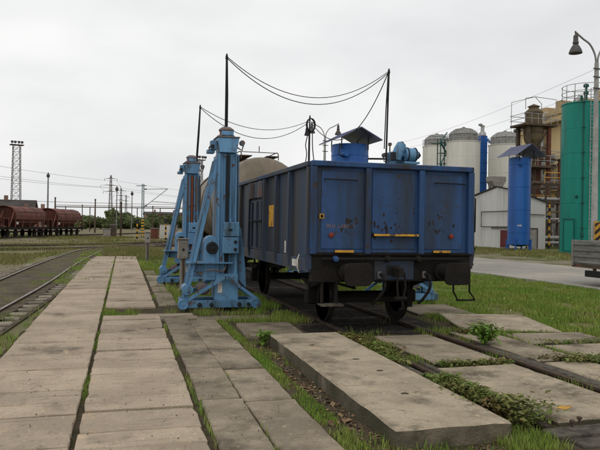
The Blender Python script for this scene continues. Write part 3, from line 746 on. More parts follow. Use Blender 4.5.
for q in (-.2, .2): lad.tube([(-1.5, 4.3 + q, 1.0), (-1.5, 4.3 + q, 3.2), (-.7, 4.3 + q, TZ + TR + .1)], .02, 6)
for k in range(8): lad.tube([(-1.5, 4.1, 1.15 + k * .28), (-1.5, 4.5, 1.15 + k * .28)], .014, 6)
lad.build('ladder', 'tower_steel', T)
for s_ in (-1, 1):
    for yb, dy in ((0, -1), (TL, 1)):
        MB().lathe([(.15, 0), (.15, dy * .1), (.1, dy * .11), (.1, dy * .5), (.22, dy * .52), (.22, dy * .58), (0, dy * .59)], (s_ * .875, yb, 1.05), 'y', 16).build('buffer', 'underframe', T)
wheelset(T, 1.7); wheelset(T, TL - 1.7)

# ------------------------------------------------------------------ lifting jacks
def make_jack(label, loc, rz, mast, mlean=(0, 0), rusty=False, drum=False):
    J = thing('lifting_jack', label, 'lifting jack', loc, rz, 'blue lifting jacks around the wagon')
    b = MB()
    for yy in (-.34, .34): b.box(-.92, .74, yy - .05, yy + .05, .03, .19, .01)
    for xx in (-.86, -.02, .68): b.box(xx - .06, xx + .06, -.29, .29, .04, .18, .01)
    b = b.build('base_frame', 'jack_blue', J)
    for xx in (-.9, .66):
        MB().lathe([(.0, -.045), (.03, -.045), (.032, -.035), (.085, -.035), (.088, -.045), (.105, -.045), (.11, -.038), (.11, .01)], (xx, -.40, .115), 'y', 20).build('wheel', 'jack_blue', b)
    for (xx, r_) in ((-.55, .05), (-.3, .045), (.3, .045), (.5, .04)):
        MB().lathe([(0, -.05), (r_, -.045), (r_, .02)], (xx, -.39, .10), 'y', 8).build('bolt', 'jack_dark', b)
    col = MB(); col.box(-.17, .25, -.20, .22, .19, 3.36, .015)
    col = col.build('column', 'jack_blue', J)
    for (xa, xb) in ((-.185, -.125), (-.05, -.02), (.09, .12), (.20, .265)):
        MB().box(xa, xb, -.275, -.205, .60, 3.34, .01).build('column_rib', 'jack_blue', col)
    for xs in (-.187, .267):
        MB().box(xs - .016, xs + .016, -.24, .26, .19, 3.3).build('flange', 'jack_blue', col)
    sc_ = MB().tube([(.035, -.23, .7), (.035, -.23, 3.3)], .045 if rusty else .03, 10).build('lifting_screw', 'red_oxide' if rusty else 'jack_dark', col)
    if rusty:
        for (z0, z1) in ((2.2, 3.25), (1.9, 2.1)): MB().box(-.16, .21, -.206, -.2015, z0, z1).build('rust_stain', 'jack_rusty', col)
    MB().prism([(-.23, .19), (.29, .19), (.28, .75), (-.19, .75)], -.295, -.277, 'y').build('column_foot', 'jack_blue', J)
    MB().prism([(.30, .62), (.50, .42), (.48, .85), (.38, 1.7), (.30, 1.85)], -.13, .13, 'y').build('lifting_carriage', 'jack_blue', J, bevel=.01)
    br = MB()
    br.beam((.0, -.375, .70), (-.80, -.375, .20), .04, .065).beam((.0, -.375, .70), (.70, -.375, .20), .04, .065)
    br.build('front_brace', 'jack_blue', J)
    rb = MB(); rb.beam((.0, .375, .70), (-.80, .375, .20), .05, .085).beam((.0, .375, .70), (.70, .375, .20), .05, .085); rb.build('rear_brace', 'jack_blue', J)
    for yy in (-.24, .20):
        lg = MB(); lg.beam((-.86, yy, .10), (-.20, yy * .75, 3.22), .07, .085 if yy < 0 else .05, (1, 0, 0)); lg = lg.build('inclined_leg', 'jack_blue', J)
        for q in (-.046, .046):
            MB().beam((-.86 + q, yy - .045, .16), (-.20 + q, yy * .75 - .045, 3.2), .025, .016, (1, 0, 0)).build('leg_flange', 'jack_blue', lg)
    MB().tube([(-.58, .05, 1.0), (-.19, .05, 2.9)], .022, 8).build('tie_rod', 'jack_rusty', J)
    MB().box(-.78, .16, -.36, -.20, .965, 1.0, .004).box(-.78, -.3, -.2, .25, .965, .99).build('shelf', 'jack_blue', J)
    MB().prism([(-.72, .78), (-.34, .78), (-.38, .95), (-.74, .95)], -.18, .12, 'y').build('drive_box', 'jack_blue', J, bevel=.02)
    m_ = MB(); pr = [(-.44, .60), (-.14, .60), (-.14, 1.36)] + [(-.29 + .15 * math.cos(t), 1.42 + .15 * math.sin(t)) for t in (0, .5, 1.05, 1.57, 2.1, 2.64, 3.14)]
    m_.prism(pr, -.21, .14, 'y'); m_ = m_.build('gear_housing', 'jack_blue', J, bevel=.02)
    MB().lathe([(.0, -.30), (.04, -.30), (.042, -.27), (.085, -.27), (.088, -.285), (.115, -.285), (.12, -.28), (.12, -.215), (.135, -.214), (.135, -.21)], (-.27, 0, 1.30), 'y', 20).build('drive_motor', 'jack_dark', m_)
    MB().lathe([(0, -.36), (.06, -.36), (.062, -.34), (.115, -.34), (.115, -.30), (.105, -.299), (.105, .1)], (-.80, 0, .42), 'y', 18).build('motor', 'jack_blue', J)
    MB().lathe([(0, -.28), (.10, -.28), (.13, -.25), (.13, .1)], (-.45, 0, .42), 'y', 16).build('hydraulic_pump', 'jack_rusty', J)
    MB().tube(spline([(-.42, -.28, .8), (-.25, -.36, .84), (-.05, -.33, .8), (.02, -.28, .95)], 4), .02, 6).build('hose', 'jack_rusty', J)
    MB().box(-.16, -.06, -.305, -.302, .34, .56).build('warning_plate', 'white_paint', J)
    cb = MB().box(-.06, .28, -.42, -.28, 1.55, 1.86, .012).build('control_cabinet', 'jack_blue', J)
    MB().box(.04, .12, -.428, -.4205, 1.67, 1.72).build('label_plate', 'jack_dark', cb)
    cb2 = MB().box(-.08, .27, -.43, -.28, 1.19, 1.535, .012).build('control_cabinet', 'jack_blue', J)
    for zz in (1.44, 1.28):
        MB().lathe([(0, -.03), (.028, -.028), (.036, -.01), (.036, 0)], (.19, -.43, zz), 'y', 12).build('knob', 'jack_dark', cb2)
    for zz in (1.88, 1.17):
        MB().tube([(.1, -.33, zz - .04), (.1, -.33, zz + .06)], .02, 8).build('conduit', 'jack_blue', cb2)
    MB().tube([(.24, -.30, 1.88), (.24, -.30, 3.3)], .013, 6).build('conduit', 'jack_dark', J)
    hd = MB(); hd.prism([(-.15, 3.36), (.21, 3.36), (.26, 3.64), (.26, 3.68), (-.20, 3.68), (-.20, 3.64)], -.31, .25, 'y')
    hd = hd.build('head_gearbox', 'jack_blue', J, bevel=.012)
    if not drum:
        MB().box(-.22, .28, -.33, .27, 3.68, 3.71, .008).build('cover_plate', 'jack_rusty', hd)
        MB().lathe([(.19, 3.71), (.19, 3.76), (.15, 3.761), (.15, 3.86), (.17, 3.861), (.17, 3.89), (.10, 3.945), (0, 3.96)], (.03, 0, 0), 'z', 18).build('hoist_motor', 'jack_rusty', hd)
        MB().box(-.10, .16, -.20, -.14, 3.745, 3.84, .01).build('motor_terminal', 'jack_blue', hd)
    MB().box(-.34, -.203, -.22, -.04, 3.42, 3.62, .012).box(-.40, -.24, -.16, .06, 3.35, 3.43, .01).build('junction_box', 'jack_blue', hd)
    MB().lathe([(0, -.25), (.04, -.25), (.045, -.22), (.045, .1)], (-.30, 0, 3.49), 'y', 12).build('limit_switch', 'jack_dark', hd)
    MB().lathe([(0, -.17), (.06, -.17), (.06, -.15), (.045, -.149), (.045, -.11), (.06, -.109), (.06, -.09), (.0, -.09)], (.36, 0, 3.60), 'y', 12).tube([(.25, -.13, 3.5), (.36, -.13, 3.44), (.40, -.13, 3.6)], .018, 6).build('pulley', 'jack_rusty', hd)
    if drum:
        dm = MB().lathe([(.0, -.30), (.08, -.295), (.15, -.26), (.17, -.20), (.17, .0), (.15, .05), (.06, .06), (.06, .16)], (0, .36, 3.58), 'x', 24).build('cable_drum', 'jack_blue', J)
        for q in (-.23, -.02): MB().lathe([(.172, q), (.184, q + .004), (.184, q + .025), (.172, q + .029)], (0, .36, 3.58), 'x', 24).build('drum_band', 'jack_dark', dm)
        MB().beam((-.1, .25, 3.38), (-.1, .50, 3.38), .4, .05).build('drum_bracket', 'jack_blue', dm)
        MB().lathe([(0, -.38), (.04, -.375), (.05, -.34), (.09, -.33), (.09, -.295)], (0, .36, 3.58), 'x', 12).build('drum_brake', 'jack_dark', dm)
        MB().tube([(.26, .36, 3.44), (.24, .36, 3.55), (.18, .36, 3.70), (.12, .36, 3.84)], [.11, .13, .14, .11], 16).build('motor_housing', 'jack_blue', J)
        MB().tube([(.12, .36, 3.84), (.10, .36, 3.89)], [.09, .03], 12).build('motor_cap', 'jack_rusty', J)
        MB().box(.30, .40, .30, .46, 3.42, 3.62, .01).build('terminal_box', 'jack_dark', J)
    ms = MB(); bx, top = mast
    ms.tube([(bx, -.02, 3.0 if drum else 3.7), (bx + mlean[0], -.02 + mlean[1], top)], .024, 8)
    ms = ms.build('mast', 'cable_black', J)
    MB().tube([(bx + .03, -.05, 3.75), (bx + .03 + mlean[0] * .5, -.04, (3.8 + top) / 2), (bx + .01 + mlean[0], -.03 + mlean[1], top)], .014, 6).build('mast_cable', 'cable_black', ms)
    MB().lathe([(0, .07), (.015, .06), (.03, .0), (.034, -.05), (.02, -.07)], (bx + mlean[0], -.02 + mlean[1], top), 'z', 10).build('mast_cap', 'cable_black', ms)
    return J, (bx + mlean[0], -.02 + mlean[1], top)
def w2(loc, rz, p):
    c, s_ = math.cos(rz), math.sin(rz); return Vector((loc[0] + p[0] * c - p[1] * s_, loc[1] + p[0] * s_ + p[1] * c, p[2]))
tops = {}
for key, label, loc, rz, mast, ml in (
    ('ln', 'nearest light blue lifting jack, in full view left of the wagon, with two control cabinets', (2.36, 13.97, 0), 0, (.01, 5.5), (0, 0)),
    ('lf', 'second light blue lifting jack on the left, rust-streaked, beside the brown tank wagon', (2.33, 20.1, 0), 0, (.17, 5.48), (.10, 0)),
    ('rn', 'light blue lifting jack behind the wagon, only its head showing over the top rail', (6.86, 14.6, 0), PI, (.37, 5.68), (-.05, 0)),
    ('rf', 'lifting jack hidden behind the wagon whose mast carries the cable coil', (6.86, 21.9, 0), PI, (.10, 5.72), (0, 0))):
    j, tp = make_jack(label, loc, rz, mast, ml, key == 'lf', key[0] == 'r'); tops[key] = w2(loc, rz, tp)
# sagging supply cables
def cable(name, a, b_, sag, r, label, dx=(0, 0, 0), n=24, m_='cable_black', grp='supply cables slung between the jack masts'):
    a, b_ = Vector(a), Vector(b_); c = a.copy()
    pts = [a.lerp(b_, t / n) + Vector((0, 0, -4 * sag * (t / n) * (1 - t / n))) + Vector(dx) * math.sin(PI * t / n) - a for t in range(n + 1)]
    o = MB().tube(pts, r, 6).build(name, m_, None, a)
    tag(o, label, 'cable', grp); return o
cable('supply_cable', tops['ln'], tops['rn'], .80, .009, 'upper of the two black cables sagging between the tallest masts', (0, .0, .02))
cable('supply_cable', tops['ln'] - Vector((0, 0, .03)), tops['rn'] - Vector((0, 0, .03)), 0.90, .010, 'lower of the two black cables sagging between the tallest masts', (.03, .03, 0))
cable('supply_cable', tops['lf'], tops['rf'] - Vector((.05, 0, .15)), .50, .010, 'upper black cable sagging between the two shorter far masts')
cable('supply_cable', tops['lf'] - Vector((0, 0, .03)), tops['rf'] - Vector((.05, 0, .2)), .76, .011, 'lower black cable sagging deepest between the two shorter far masts')
cable('supply_cable', tops['rn'], tops['rf'] - Vector((-.05, 0, .2)), 1.1, .013, 'black cable running from the tall right mast past the canopy roof', (0.1, 0, 0))
# cable coil on the far right mast
cp = tops['rf']
K = thing('cable_coil', 'black cable coil hung on the mast top above the wagon corner', 'cable coil', (cp.x, cp.y, cp.z - .30))
for k in range(4):
    MB().tube([(.15 * math.cos(t) + .01 * k, -.05 - .015 * k, .23 * math.sin(t)) for t in [2 * PI * i / 24 for i in range(25)]], .016, 6).build('cable_loop', 'cable_black', K)
MB().lathe([(.05, 0), (.06, -.12), (.10, -.26), (.0, -.27)], (-.12, -.05, -.12), 'z', 10).build('connector', 'jack_dark', K)
MB().tube(spline([(-.05, -.06, -.2), (-.16, -.05, -.7), (-.12, -.05, -1.1), (-.28, -.05, -1.9)], 5), .018, 6).tube(spline([(.08, -.06, -.2), (.10, -.05, -.8), (.16, -.05, -1.3), (.22, -.05, -1.9)], 5), .018, 6).build('hanging_cable', 'cable_black', K)

# grey pedestals beside the jacks
def pedestal(label, loc, h, w_=.22):
    P = thing('control_pedestal', label, 'control box', loc, 0, 'grey control pedestals by the path')
    MB().box(-.07, .07, -.06, .06, -.05, h - .42, .008).box(-.12, .12, -.1, .1, -.05, .04, .01).build('post', 'cabinet_grey', P)
    c = MB().box(-w_ / 2, w_ / 2, -.11, .11, h - .55, h - .03, .012).build('cabinet', 'cabinet_grey', P)
    MB().box(-w_ / 2 - .03, w_ / 2 + .03, -.15, .13, h - .03, h, .008).build('rain_hood', 'cabinet_grey', c)
    MB().box(-w_ / 2 + .025, w_ / 2 - .025, -.118, -.111, h - .5, h - .1, .003).build('door', 'cabinet_grey', c)
    MB().lathe([(0, -.03), (.03, -.028), (.035, 0)], (0, -.118, h - .3), 'y', 10).build('switch', 'jack_dark', c)
    MB().tube([(.0, -.08, h - .55), (.01, -.09, .3), (.0, -.08, 0)], .025, 8).build('conduit', 'tower_steel', P)
    return P
pedestal('grey metal control box on a post just left of the nearest jack', (1.86, 17.5, 0), 1.42, .27)
pedestal('slim grey box on a post at the end of the concrete path', (1.64, 31.0, 0), 1.42, .24)

# ------------------------------------------------------------------ canopied blue tanks
def canopy_tank(label, loc, r, ztop, zlegs, roofw, roofl, rise, rdx):
    Tn = thing('blue_tank', label, 'tank', loc, 0, 'blue tanks under gabled sheet roofs')
    b = MB().lathe([(r * .3, zlegs), (r, zlegs + .18), (r, ztop - .12), (r * .97, ztop), (0.01, ztop + .05)], n=40).build('shell', 'blue_tank', Tn)
    for k in range(int(ztop // 2)): MB().lathe([(r, 1.5 + k * 2), (r + .014, 1.51 + k * 2), (r + .014, 1.55 + k * 2), (r, 1.56 + k * 2)], n=40).build('weld_band', 'blue_tank', b)
    for a in range(4):
        t = a * PI / 2 + .7; c_, s_ = math.cos(t), math.sin(t)
        MB().beam((c_ * (r + .02), s_ * (r + .02), -.06), (c_ * (r + .02), s_ * (r + .02), .95), .09, .26, (c_, s_, 0)).build('leg', 'blue_tank', Tn)
    rf = MB(); hw = roofw / 2; zb = ztop + .12
    for s_ in (-1, 1):
        rf.prism([(rdx, zb + rise), (rdx + s_ * hw, zb), (rdx + s_ * hw, zb + .035), (rdx, zb + rise + .035)], -roofl / 2, roofl / 2, 'y')
    rf = rf.build('roof', 'roof_sheet', Tn)
    for k in range(9):
        for s_ in (-1, 1):
            yy = -roofl / 2 + .08 + k * (roofl - .16) / 8
            MB().beam((rdx + s_ * .02, yy, zb + rise + .045), (rdx + s_ * hw, yy, zb + .047), .05, .03).build('roof_seam', 'roof_sheet', rf)
    for s_ in (-1, 1):
        for yy in (-r * .8, r * .8):
            MB().beam((rdx + s_ * r * .75, yy, ztop - .3), (rdx + s_ * r * .75, yy, zb + rise * (1 - r * .75 / hw)), .05, .05).build('roof_post', 'jack_dark', Tn)
    MB().tube([(-r * .6, -r - .12, ztop - .55), (-r * .6, -r + .3, ztop - .55)], .16, 14).build('nozzle', 'blue_tank', Tn)
    return Tn
ct = canopy_tank('short-looking blue tank with grey gabled roof rising behind the wagon end', (12.05, 31.8, 0), .98, 6.12, .25, 2.35, 3.3, .60, -.02)
MB().tube([(-1.02, -1.2, 6.05), (-1.04, -1.2, 5.45), (-.6, -.7, 5.4)], .03, 6).build('bracket', 'jack_dark', ct)
MB().tube([(.80, -.5, 5.4), (2.2, -.5, 5.45)], .05, 8).build('bracket', 'jack_dark', ct)
tt = canopy_tank('tall bright blue tank with sheet roof standing before the white building', (34.6, 48.9, 0), .96, 8.1, .3, 3.0, 3.0, 1.0, .15)
q = MB()
for k, dx in enumerate((-.16, -.07, .03, .12)): q.box(dx - .028, dx + .028, -.006, .006, -.07, .07)
q.build('stencil', 'white_paint', tt, (-.5, -.835, 2.15), -.54)

# ------------------------------------------------------------------ green tank
G = thing('green_tank', 'tall turquoise green cylindrical tank with rooftop railing behind the lamp post', 'tank', (36.9, 43.6, 0))
R = 1.75; HG = 12.0
sh = MB().lathe([(R + .06, -.06), (R + .06, .12), (R, .13), (R, HG - .02), (R + .05, HG), (R + .05, HG + .08), (R * .5, HG + .25), (0.01, HG + .3)], n=48).build('shell', 'green_tank', G)
for k in range(1, 6): MB().lathe([(R, k * 2), (R + .012, k * 2 + .01), (R + .012, k * 2 + .05), (R, k * 2 + .06)], n=48).build('weld_band', 'green_tank', sh)
ang0 = math.atan2(-43.6, -36.9)     # towards the camera
def onr(a, rr): return (rr * math.cos(ang0 + a), rr * math.sin(ang0 + a))
p = onr(-.62, R)
dr = MB().box(-.45, .45, -.06, .14, .15, 2.65, .02).build('door', 'green_tank', G, (p[0], p[1], 0), ang0 - .62 + PI / 2)
MB().box(-.50, .50, -.10, -.05, 2.65, 2.75).box(-.50, -.45, -.09, -.05, .1, 2.65).box(.45, .50, -.09, -.05, .1, 2.65).build('door_frame', 'green_dark', dr)
p = onr(-.03, R + .12)
MB().tube([(p[0], p[1], 1.0), (p[0], p[1], HG)], .05, 8).build('pipe', 'green_dark', G)
pl = MB()
for k in range(6): pl.lathe([(.05, -.06), (.11, -.05), (.11, .05), (.05, .06)], (p[0], p[1], 2 + k * 2), n=10)
pl.lathe([(.05, -.2), (.12, -.15), (.12, .15), (.05, .2)], (p[0], p[1], 1.5), n=10)
pl.build('pipe_flange', 'green_dark', G)
p = onr(-.30, R + .02)
MB().lathe([(0, -.12), (.10, -.12), (.12, 0)], (p[0], p[1], 4.5), 'y', 12).build('manhole', 'green_dark', G)
pr1, pr2 = onr(.22, R + .3), onr(.42, R + .3)
ld = MB()
for p in (pr1, pr2): ld.tube([(p[0], p[1], .4), (p[0], p[1], HG + 1.0)], .03, 6)
for k in range(40): ld.tube([(pr1[0], pr1[1], .6 + k * .3), (pr2[0], pr2[1], .6 + k * .3)], .018, 5)
cx_, cy_ = (pr1[0] + pr2[0]) / 2, (pr1[1] + pr2[1]) / 2
for k in range(11):
    ld.tube([(cx_ * 1.0 + .38 * math.cos(t) * .9 + cx_ / R * .25, cy_ + .38 * math.sin(t) * .9 + cy_ / R * .25, 2.6 + k * .9) for t in [2 * PI * i / 14 for i in range(15)]], .016, 5)
ld.build('ladder', 'galv', G)
rg = MB()
for z in (.55, .95, 1.5):
    rg.tube([(R * math.cos(t), R * math.sin(t), HG + z) for t in [2 * PI * i / 32 for i in range(33)]], .025, 5)
for k in range(14):
    t = 2 * PI * k / 14; rg.tube([(R * math.cos(t), R * math.sin(t), HG), (R * math.cos(t), R * math.sin(t), HG + 1.5)], .025, 5)
rg.build('railing', 'silo_cage', G)
p = onr(.1, .9)
MB().lathe([(.12, 0), (.12, .5), (.2, .55), (.2, .75), (.1, .8), (.1, 1.1), (.22, 1.15), (.2, 1.35), (0, 1.42)], (p[0], p[1], HG + .2), n=12).build('vent_valve', 'green_dark', G)
p = onr(-.2, 1.1)
MB().lathe([(.1, 0), (.1, .4), (.0, .45)], (p[0], p[1], HG + .2), n=10).build('vent_valve', 'green_dark', G)

# ------------------------------------------------------------------ lamp posts with twin arms
def lamp(label, loc, h, rz, stripes):
    Lp = thing('street_lamp', label, 'street lamp', loc, rz, 'twin-arm lamp posts along the road')
    MB().lathe([(.17, -.06), (.165, .1), (.10, h - .1), (.10, h), (0, h + .02)], n=16).build('post', 'lamp_post', Lp)
    for s_ in (-1, 1):
        a = MB().tube(spline([(s_ * .03, 0, h - .3), (s_ * .10, 0, h + .35), (s_ * .42, 0, h + .85), (s_ * .85, 0, h + 1.08), (s_ * 1.33, 0, h + 1.36)], 6), .045, 8).build('arm', 'lamp_post', Lp)
        MB().tube([(s_ * 1.33, 0, h + 1.40), (s_ * 1.30, 0, h + 1.22)], .035, 8).build('hook', 'lamp_dark', a)
        MB().lathe([(.04, h + 1.25), (.07, h + 1.22), (.11, h + 1.18), (.115, h + .92), (.14, h + .88), (.14, h + .80), (.10, h + .77), (.16, h + .70), (.26, h + .52), (.31, h + .38), (.31, h + .34), (.29, h + .35), (.02, h + .45)], (s_ * 1.30, 0, 0), n=20).build('lamp_head', 'lamp_dark', a)
    for z in (-.3, -.7, -1.25): MB().beam((-.28, -.1, h + z), (.28, -.1, h + z), .05, .06).build('crossarm', 'lamp_dark', Lp)
    if stripes:
        pn = MB().box(-.20, .20, -.24, -.19, 1.15, 2.25).build('warning_board', 'yellow_paint', Lp)
        for k in range(3):
            z = 1.2 + k * .38
            MB().prism([(-.2, z), (.2, z + .28), (.2, z + .46) if z + .46 < 2.25 else (.2, 2.25), (-.2, z + .18)], -.244, -.241, 'y').build('black_stripe', 'black_paint', pn)
    return Lp
lamp('grey twin-arm lamp post at the right edge with a bell-shaped lamp', (22.5, 25.8, 0), 9.95, .06, True)
lamp('distant twin-arm lamp post showing above the wagon beside the gabled roof', (18.55, 55.4, 0), 9.9, .06, False)

# ------------------------------------------------------------------ silos
def silo(label, loc, r, h, dome, withbridge):
    S = thing('silo', label, 'silo', loc, 0, 'white storage silos with caged domes')
    b = MB().lathe([(r, -.06), (r, h), (r + .06, h + .02), (r + .06, h + .1), (r * .85, h + .12)], n=40).build('shell', 'silo_white', S)
    for k in range(1, 7): MB().lathe([(r, k * h / 7), (r + .012, k * h / 7 + .01), (r + .012, k * h / 7 + .05), (r, k * h / 7 + .06)], n=40).build('ring_seam', 'silo_white', b)
    rc = r * .84
    MB().lathe([(rc, h + .1), (rc, h + .98), (rc * 1.04, h + 1.0), (rc * .92, h + 1.25), (rc * .62, h + 1.62), (rc * .25, h + 1.80), (.01, h + 1.84)], n=32).build('dome', 'silo_cage', S)
    cg = MB()
    for k in range(28):
        t = 2 * PI * k / 28; c_, s_ = math.cos(t), math.sin(t)
        cg.tube([(c_ * (rc + .06), s_ * (rc + .06), h + .1), (c_ * (rc + .06), s_ * (rc + .06), h + 1.0), (c_ * rc * .95, s_ * rc * .95, h + 1.29), (c_ * rc * .64, s_ * rc * .64, h + 1.67), (c_ * .3, s_ * .3, h + 1.84)], .035, 4)
    cg.build('cage', 'galv', S)
    rl_ = MB()
    for z in (.55, 1.0): rl_.tube([(r * math.cos(t), r * math.sin(t), h + z) for t in [2 * PI * i / 32 for i in range(33)]], .025, 4)
    for k in range(16):
        t = 2 * PI * k / 16; rl_.tube([(r * math.cos(t), r * math.sin(t), h), (r * math.cos(t), r * math.sin(t), h + 1.0)], .025, 4)
    rl_.build('railing', 'galv', S)
    MB().lathe([(.2, h + 1.82), (.2, h + 1.98), (.0, h + 2.05)], n=10).build('vent', 'silo_cage', S)
    return S
silo('farthest white silo, leftmost of the three, half behind its neighbour', (44.9, 83.2, 0), 1.98, 13.5, 1, True)
silo('middle white silo, largest of the three, right above the wagon corner', (42.2, 71.3, 0), 2.06, 12.55, 1, True)
silo('rightmost white silo standing behind the gabled roof of the tall blue tank', (48.4, 71.6, 0), 2.06, 12.5, 1, True)
st = thing('stair_tower', 'greenish steel ladder tower between the left and middle silos', 'stair tower', (40.55, 73.6, 0))
f_ = MB()
for (x, y_) in ((-.5, -.4), (.5, -.4), (-.5, .4), (.5, .4)): f_.beam((x, y_, -.06), (x, y_, 13.3), .1, .1)
for k in range(10):
    z = .6 + k * 1.35
    f_.box(-.5, .5, -.4, .4, z, z + .05); s_ = 1 if k % 2 else -1
    f_.beam((-s_ * .45, -.3, z), (s_ * .45, -.3, z + 1.35), .3, .06); f_.tube([(-.5, -.42, z + 1), (.5, -.42, z + 1)], .03, 4)
f_.build('frame', 'green_dark', st)
wk = MB(); wk.box(.5, 1.2, -.3, .3, 12.55, 12.62).box(-1.6, -.5, -.3, .3, 12.55, 12.62)
wk.tube([(-1.6, -.3, 13.5), (1.2, -.3, 13.5)], .03, 4); wk.build('walkway', 'green_dark', st)
# blue elevator pipe between the silos
B = thing('bucket_elevator', 'slim blue elevator shaft between the middle and right silos', 'elevator', (47.6, 75.6, 0))
MB().box(-.55, .55, -.4, .4, -.06, 14.3, .05).build('shaft', 'blue_tank', B)
MB().lathe([(.5, 14.3), (.45, 14.7), (.25, 14.9), (.22, 15.5), (.3, 15.55), (.3, 15.7), (0, 15.75)], n=14).build('head', 'galv', B)
MB().tube(spline([(.0, 0, 15.5), (-.3, -.1, 15.8), (-.6, -.1, 15.7)], 4), .16, 8).build('vent_pipe', 'galv', B)
MB().tube([(-.5, -.2, 13.9), (-1.6, -.8, 13.2), (-3.2, -2.2, 12.9)], .16, 8).build('chute', 'blue_tank', B)
MB().tube([(.5, -.2, 13.9), (1.2, -1.2, 12.8)], .16, 8).build('chute', 'blue_tank', B)
for k in range(10): MB().box(-.58, .58, -.43, -.401, 1.2 + k * 1.35, 1.27 + k * 1.35).build('flange', 'blue_tank', B)

# ------------------------------------------------------------------ white gabled building
WB = thing('white_building', 'low white plastered gabled building behind the tall blue tank', 'building', (37.5, 0, 0))
YE, DX = 53.0, 3.0
wf = [(YE, 5.40), (56.7, 6.05), (64.3, 4.70)]; ef = [(YE, 4.45), (56.7, 5.10), (64.3, 3.75)]
v = [(0, YE, -.06), (0, 64.3, -.06), (DX, 64.3, -.06), (DX, YE, -.06)] + [(0, y_, z) for y_, z in wf] + [(DX, y_, z) for y_, z in ef]
MB().add(v, [(0, 1, 6, 5, 4), (3, 7, 8, 9, 2), (0, 4, 7, 3), (1, 2, 9, 6), (4, 5, 8, 7), (5, 6, 9, 8)]).build('wall', 'plaster', WB)
for a, b_ in ((0, 1), (1, 2)):
    o_ = -.18 if a == 0 else 0; e_ = .18 if b_ == 2 else 0
    sl_ = lambda q, y_: q[a][1] + (q[b_][1] - q[a][1]) * (y_ - q[a][0]) / (q[b_][0] - q[a][0])
    c_ = [(x, y_, sl_(q, y_) + dz - (.05 if x < 0 else -.05 if x > 1 and False else 0)) for dz in (.012, .12) for (x, q, y_) in ((-.14, wf, wf[a][0] + o_), (-.14, wf, wf[b_][0] + e_), (DX + .14, ef, ef[b_][0] + e_), (DX + .14, ef, ef[a][0] + o_))]
    c_ = [(x, y_, z + (.09 if x < 0 else 0)) for x, y_, z in c_]
    MB().add(c_, [(3, 2, 1, 0), (4, 5, 6, 7), (0, 1, 5, 4), (1, 2, 6, 5), (2, 3, 7, 6), (3, 0, 4, 7)]).build('roof', 'roof_dark', WB)
MB().tube([(-.15, 54.3, 3.6), (-.15, 59.3, 3.6), (-.15, 59.3, 2.05), (-.15, 54.0, 2.05)], .05, 6).build('wall_pipe', 'tower_steel', WB)
MB().tube([(.0, YE - .12, 3.3), (2.8, YE - .12, 3.25)], .05, 6).build('wall_pipe', 'tower_steel', WB)
MB().box(-.06, -.003, 53.6, 57.6, 1.82, 2.02).build('lintel', 'cabinet_grey', WB)
d_ = MB().box(-.04, .02, 54.5, 56.0, .0, 1.72).build('door', 'door_red', WB)
MB().box(-.08, -.041, 54.65, 54.7, .8, .95).build('handle', 'galv', d_)
d_ = MB().box(.9, 2.0, YE - .04, YE + .02, .0, 1.85).build('door', 'cabinet_grey', WB)
MB().box(.78, .897, YE - .07, YE - .003, 0, 1.97).box(2.003, 2.12, YE - .07, YE - .003, 0, 1.97).box(.9, 2.0, YE - .07, YE - .003, 1.853, 1.97).build('door_frame', 'tower_steel', d_)
w_ = MB().box(-.03, .02, 61.2, 62.9, 1.3, 2.6).build('window', 'window_dark', WB)
MB().box(-.06, -.003, 61.1, 61.197, 1.2, 2.7).box(-.06, -.003, 62.903, 63.0, 1.2, 2.7).box(-.06, -.033, 62.0, 62.08, 1.3, 2.6).build('frame', 'white_paint', w_)
# roof-top hopper box by the elevator
Rb = thing('hopper_box', 'rusty grey hopper box perched behind the white building roof', 'hopper', (41.5, 63.0, 0))
MB().prism([(-.5, 6.6), (.5, 6.6), (.9, 7.2), (.9, 7.7), (-.9, 7.7), (-.9, 7.2)], -.6, .6, 'y').build('bin', 'cabinet_grey', Rb)
for (x, y_) in ((-.45, -.5), (.45, -.5), (-.45, .5), (.45, .5)): MB().beam((x, y_, -.06), (x, y_, 6.7), .12, .12).build('leg', 'tower_steel', Rb)

# ------------------------------------------------------------------ ochre factory building
F = thing('factory_building', 'long ochre yellow factory block behind the tanks', 'building', (62, 0, 0))
fa = MB()
fa.box(0, 16, 62, 85, 7.6, 18.6); fa = fa.build('wall', 'ochre_wall', F)
MB().box(1.0, 15, 60, 92, -.06, 7.6).build('wall', 'ochre_trim', F)
MB().box(-.35, 16.2, 61.8, 85.2, 18.6, 19.2, .05).build('parapet', 'ochre_trim', F)
MB().box(3, 15, 85.0, 96, 6, 17.4).build('wall', 'ochre_wall', F)
MB().box(2.7, 15, 85.3, 96.2, 17.4, 17.9).build('parapet', 'ochre_trim', F)
MB().box(-.15, 0.1, 62, 85, 10.2, 10.6).build('ledge', 'ochre_trim', F)
MB().box(-1.5, .1, 62, 85, 17.3, 17.7).build('canopy', 'ochre_trim', F)
for k in range(7):
    w_ = MB().box(-.12, .02, 63.2 + k * 3.1, 65.4 + k * 3.1, 8.0, 10.0).build('window', 'window_dark', F)
    q = MB()
    for j in range(4): q.box(-.18, -.12, 63.15 + k * 3.1 + j * .75, 63.23 + k * 3.1 + j * .75, 7.95, 10.05)
    q.box(-.18, -.12, 63.2 + k * 3.1, 65.4 + k * 3.1, 8.95, 9.05); q.build('frame', 'silo_cage', w_)
for k in range(8):
    w_ = MB().box(.94, 1.02, 61.5 + k * 3.4, 64.0 + k * 3.4, 2.2, 4.6).build('window', 'window_dark', F)
    MB().box(.88, .93, 61.5 + k * 3.4, 64 + k * 3.4, 3.3, 3.42).box(.88, .93, 62.7 + k * 3.4, 62.8 + k * 3.4, 2.2, 4.6).build('frame', 'silo_cage', w_)
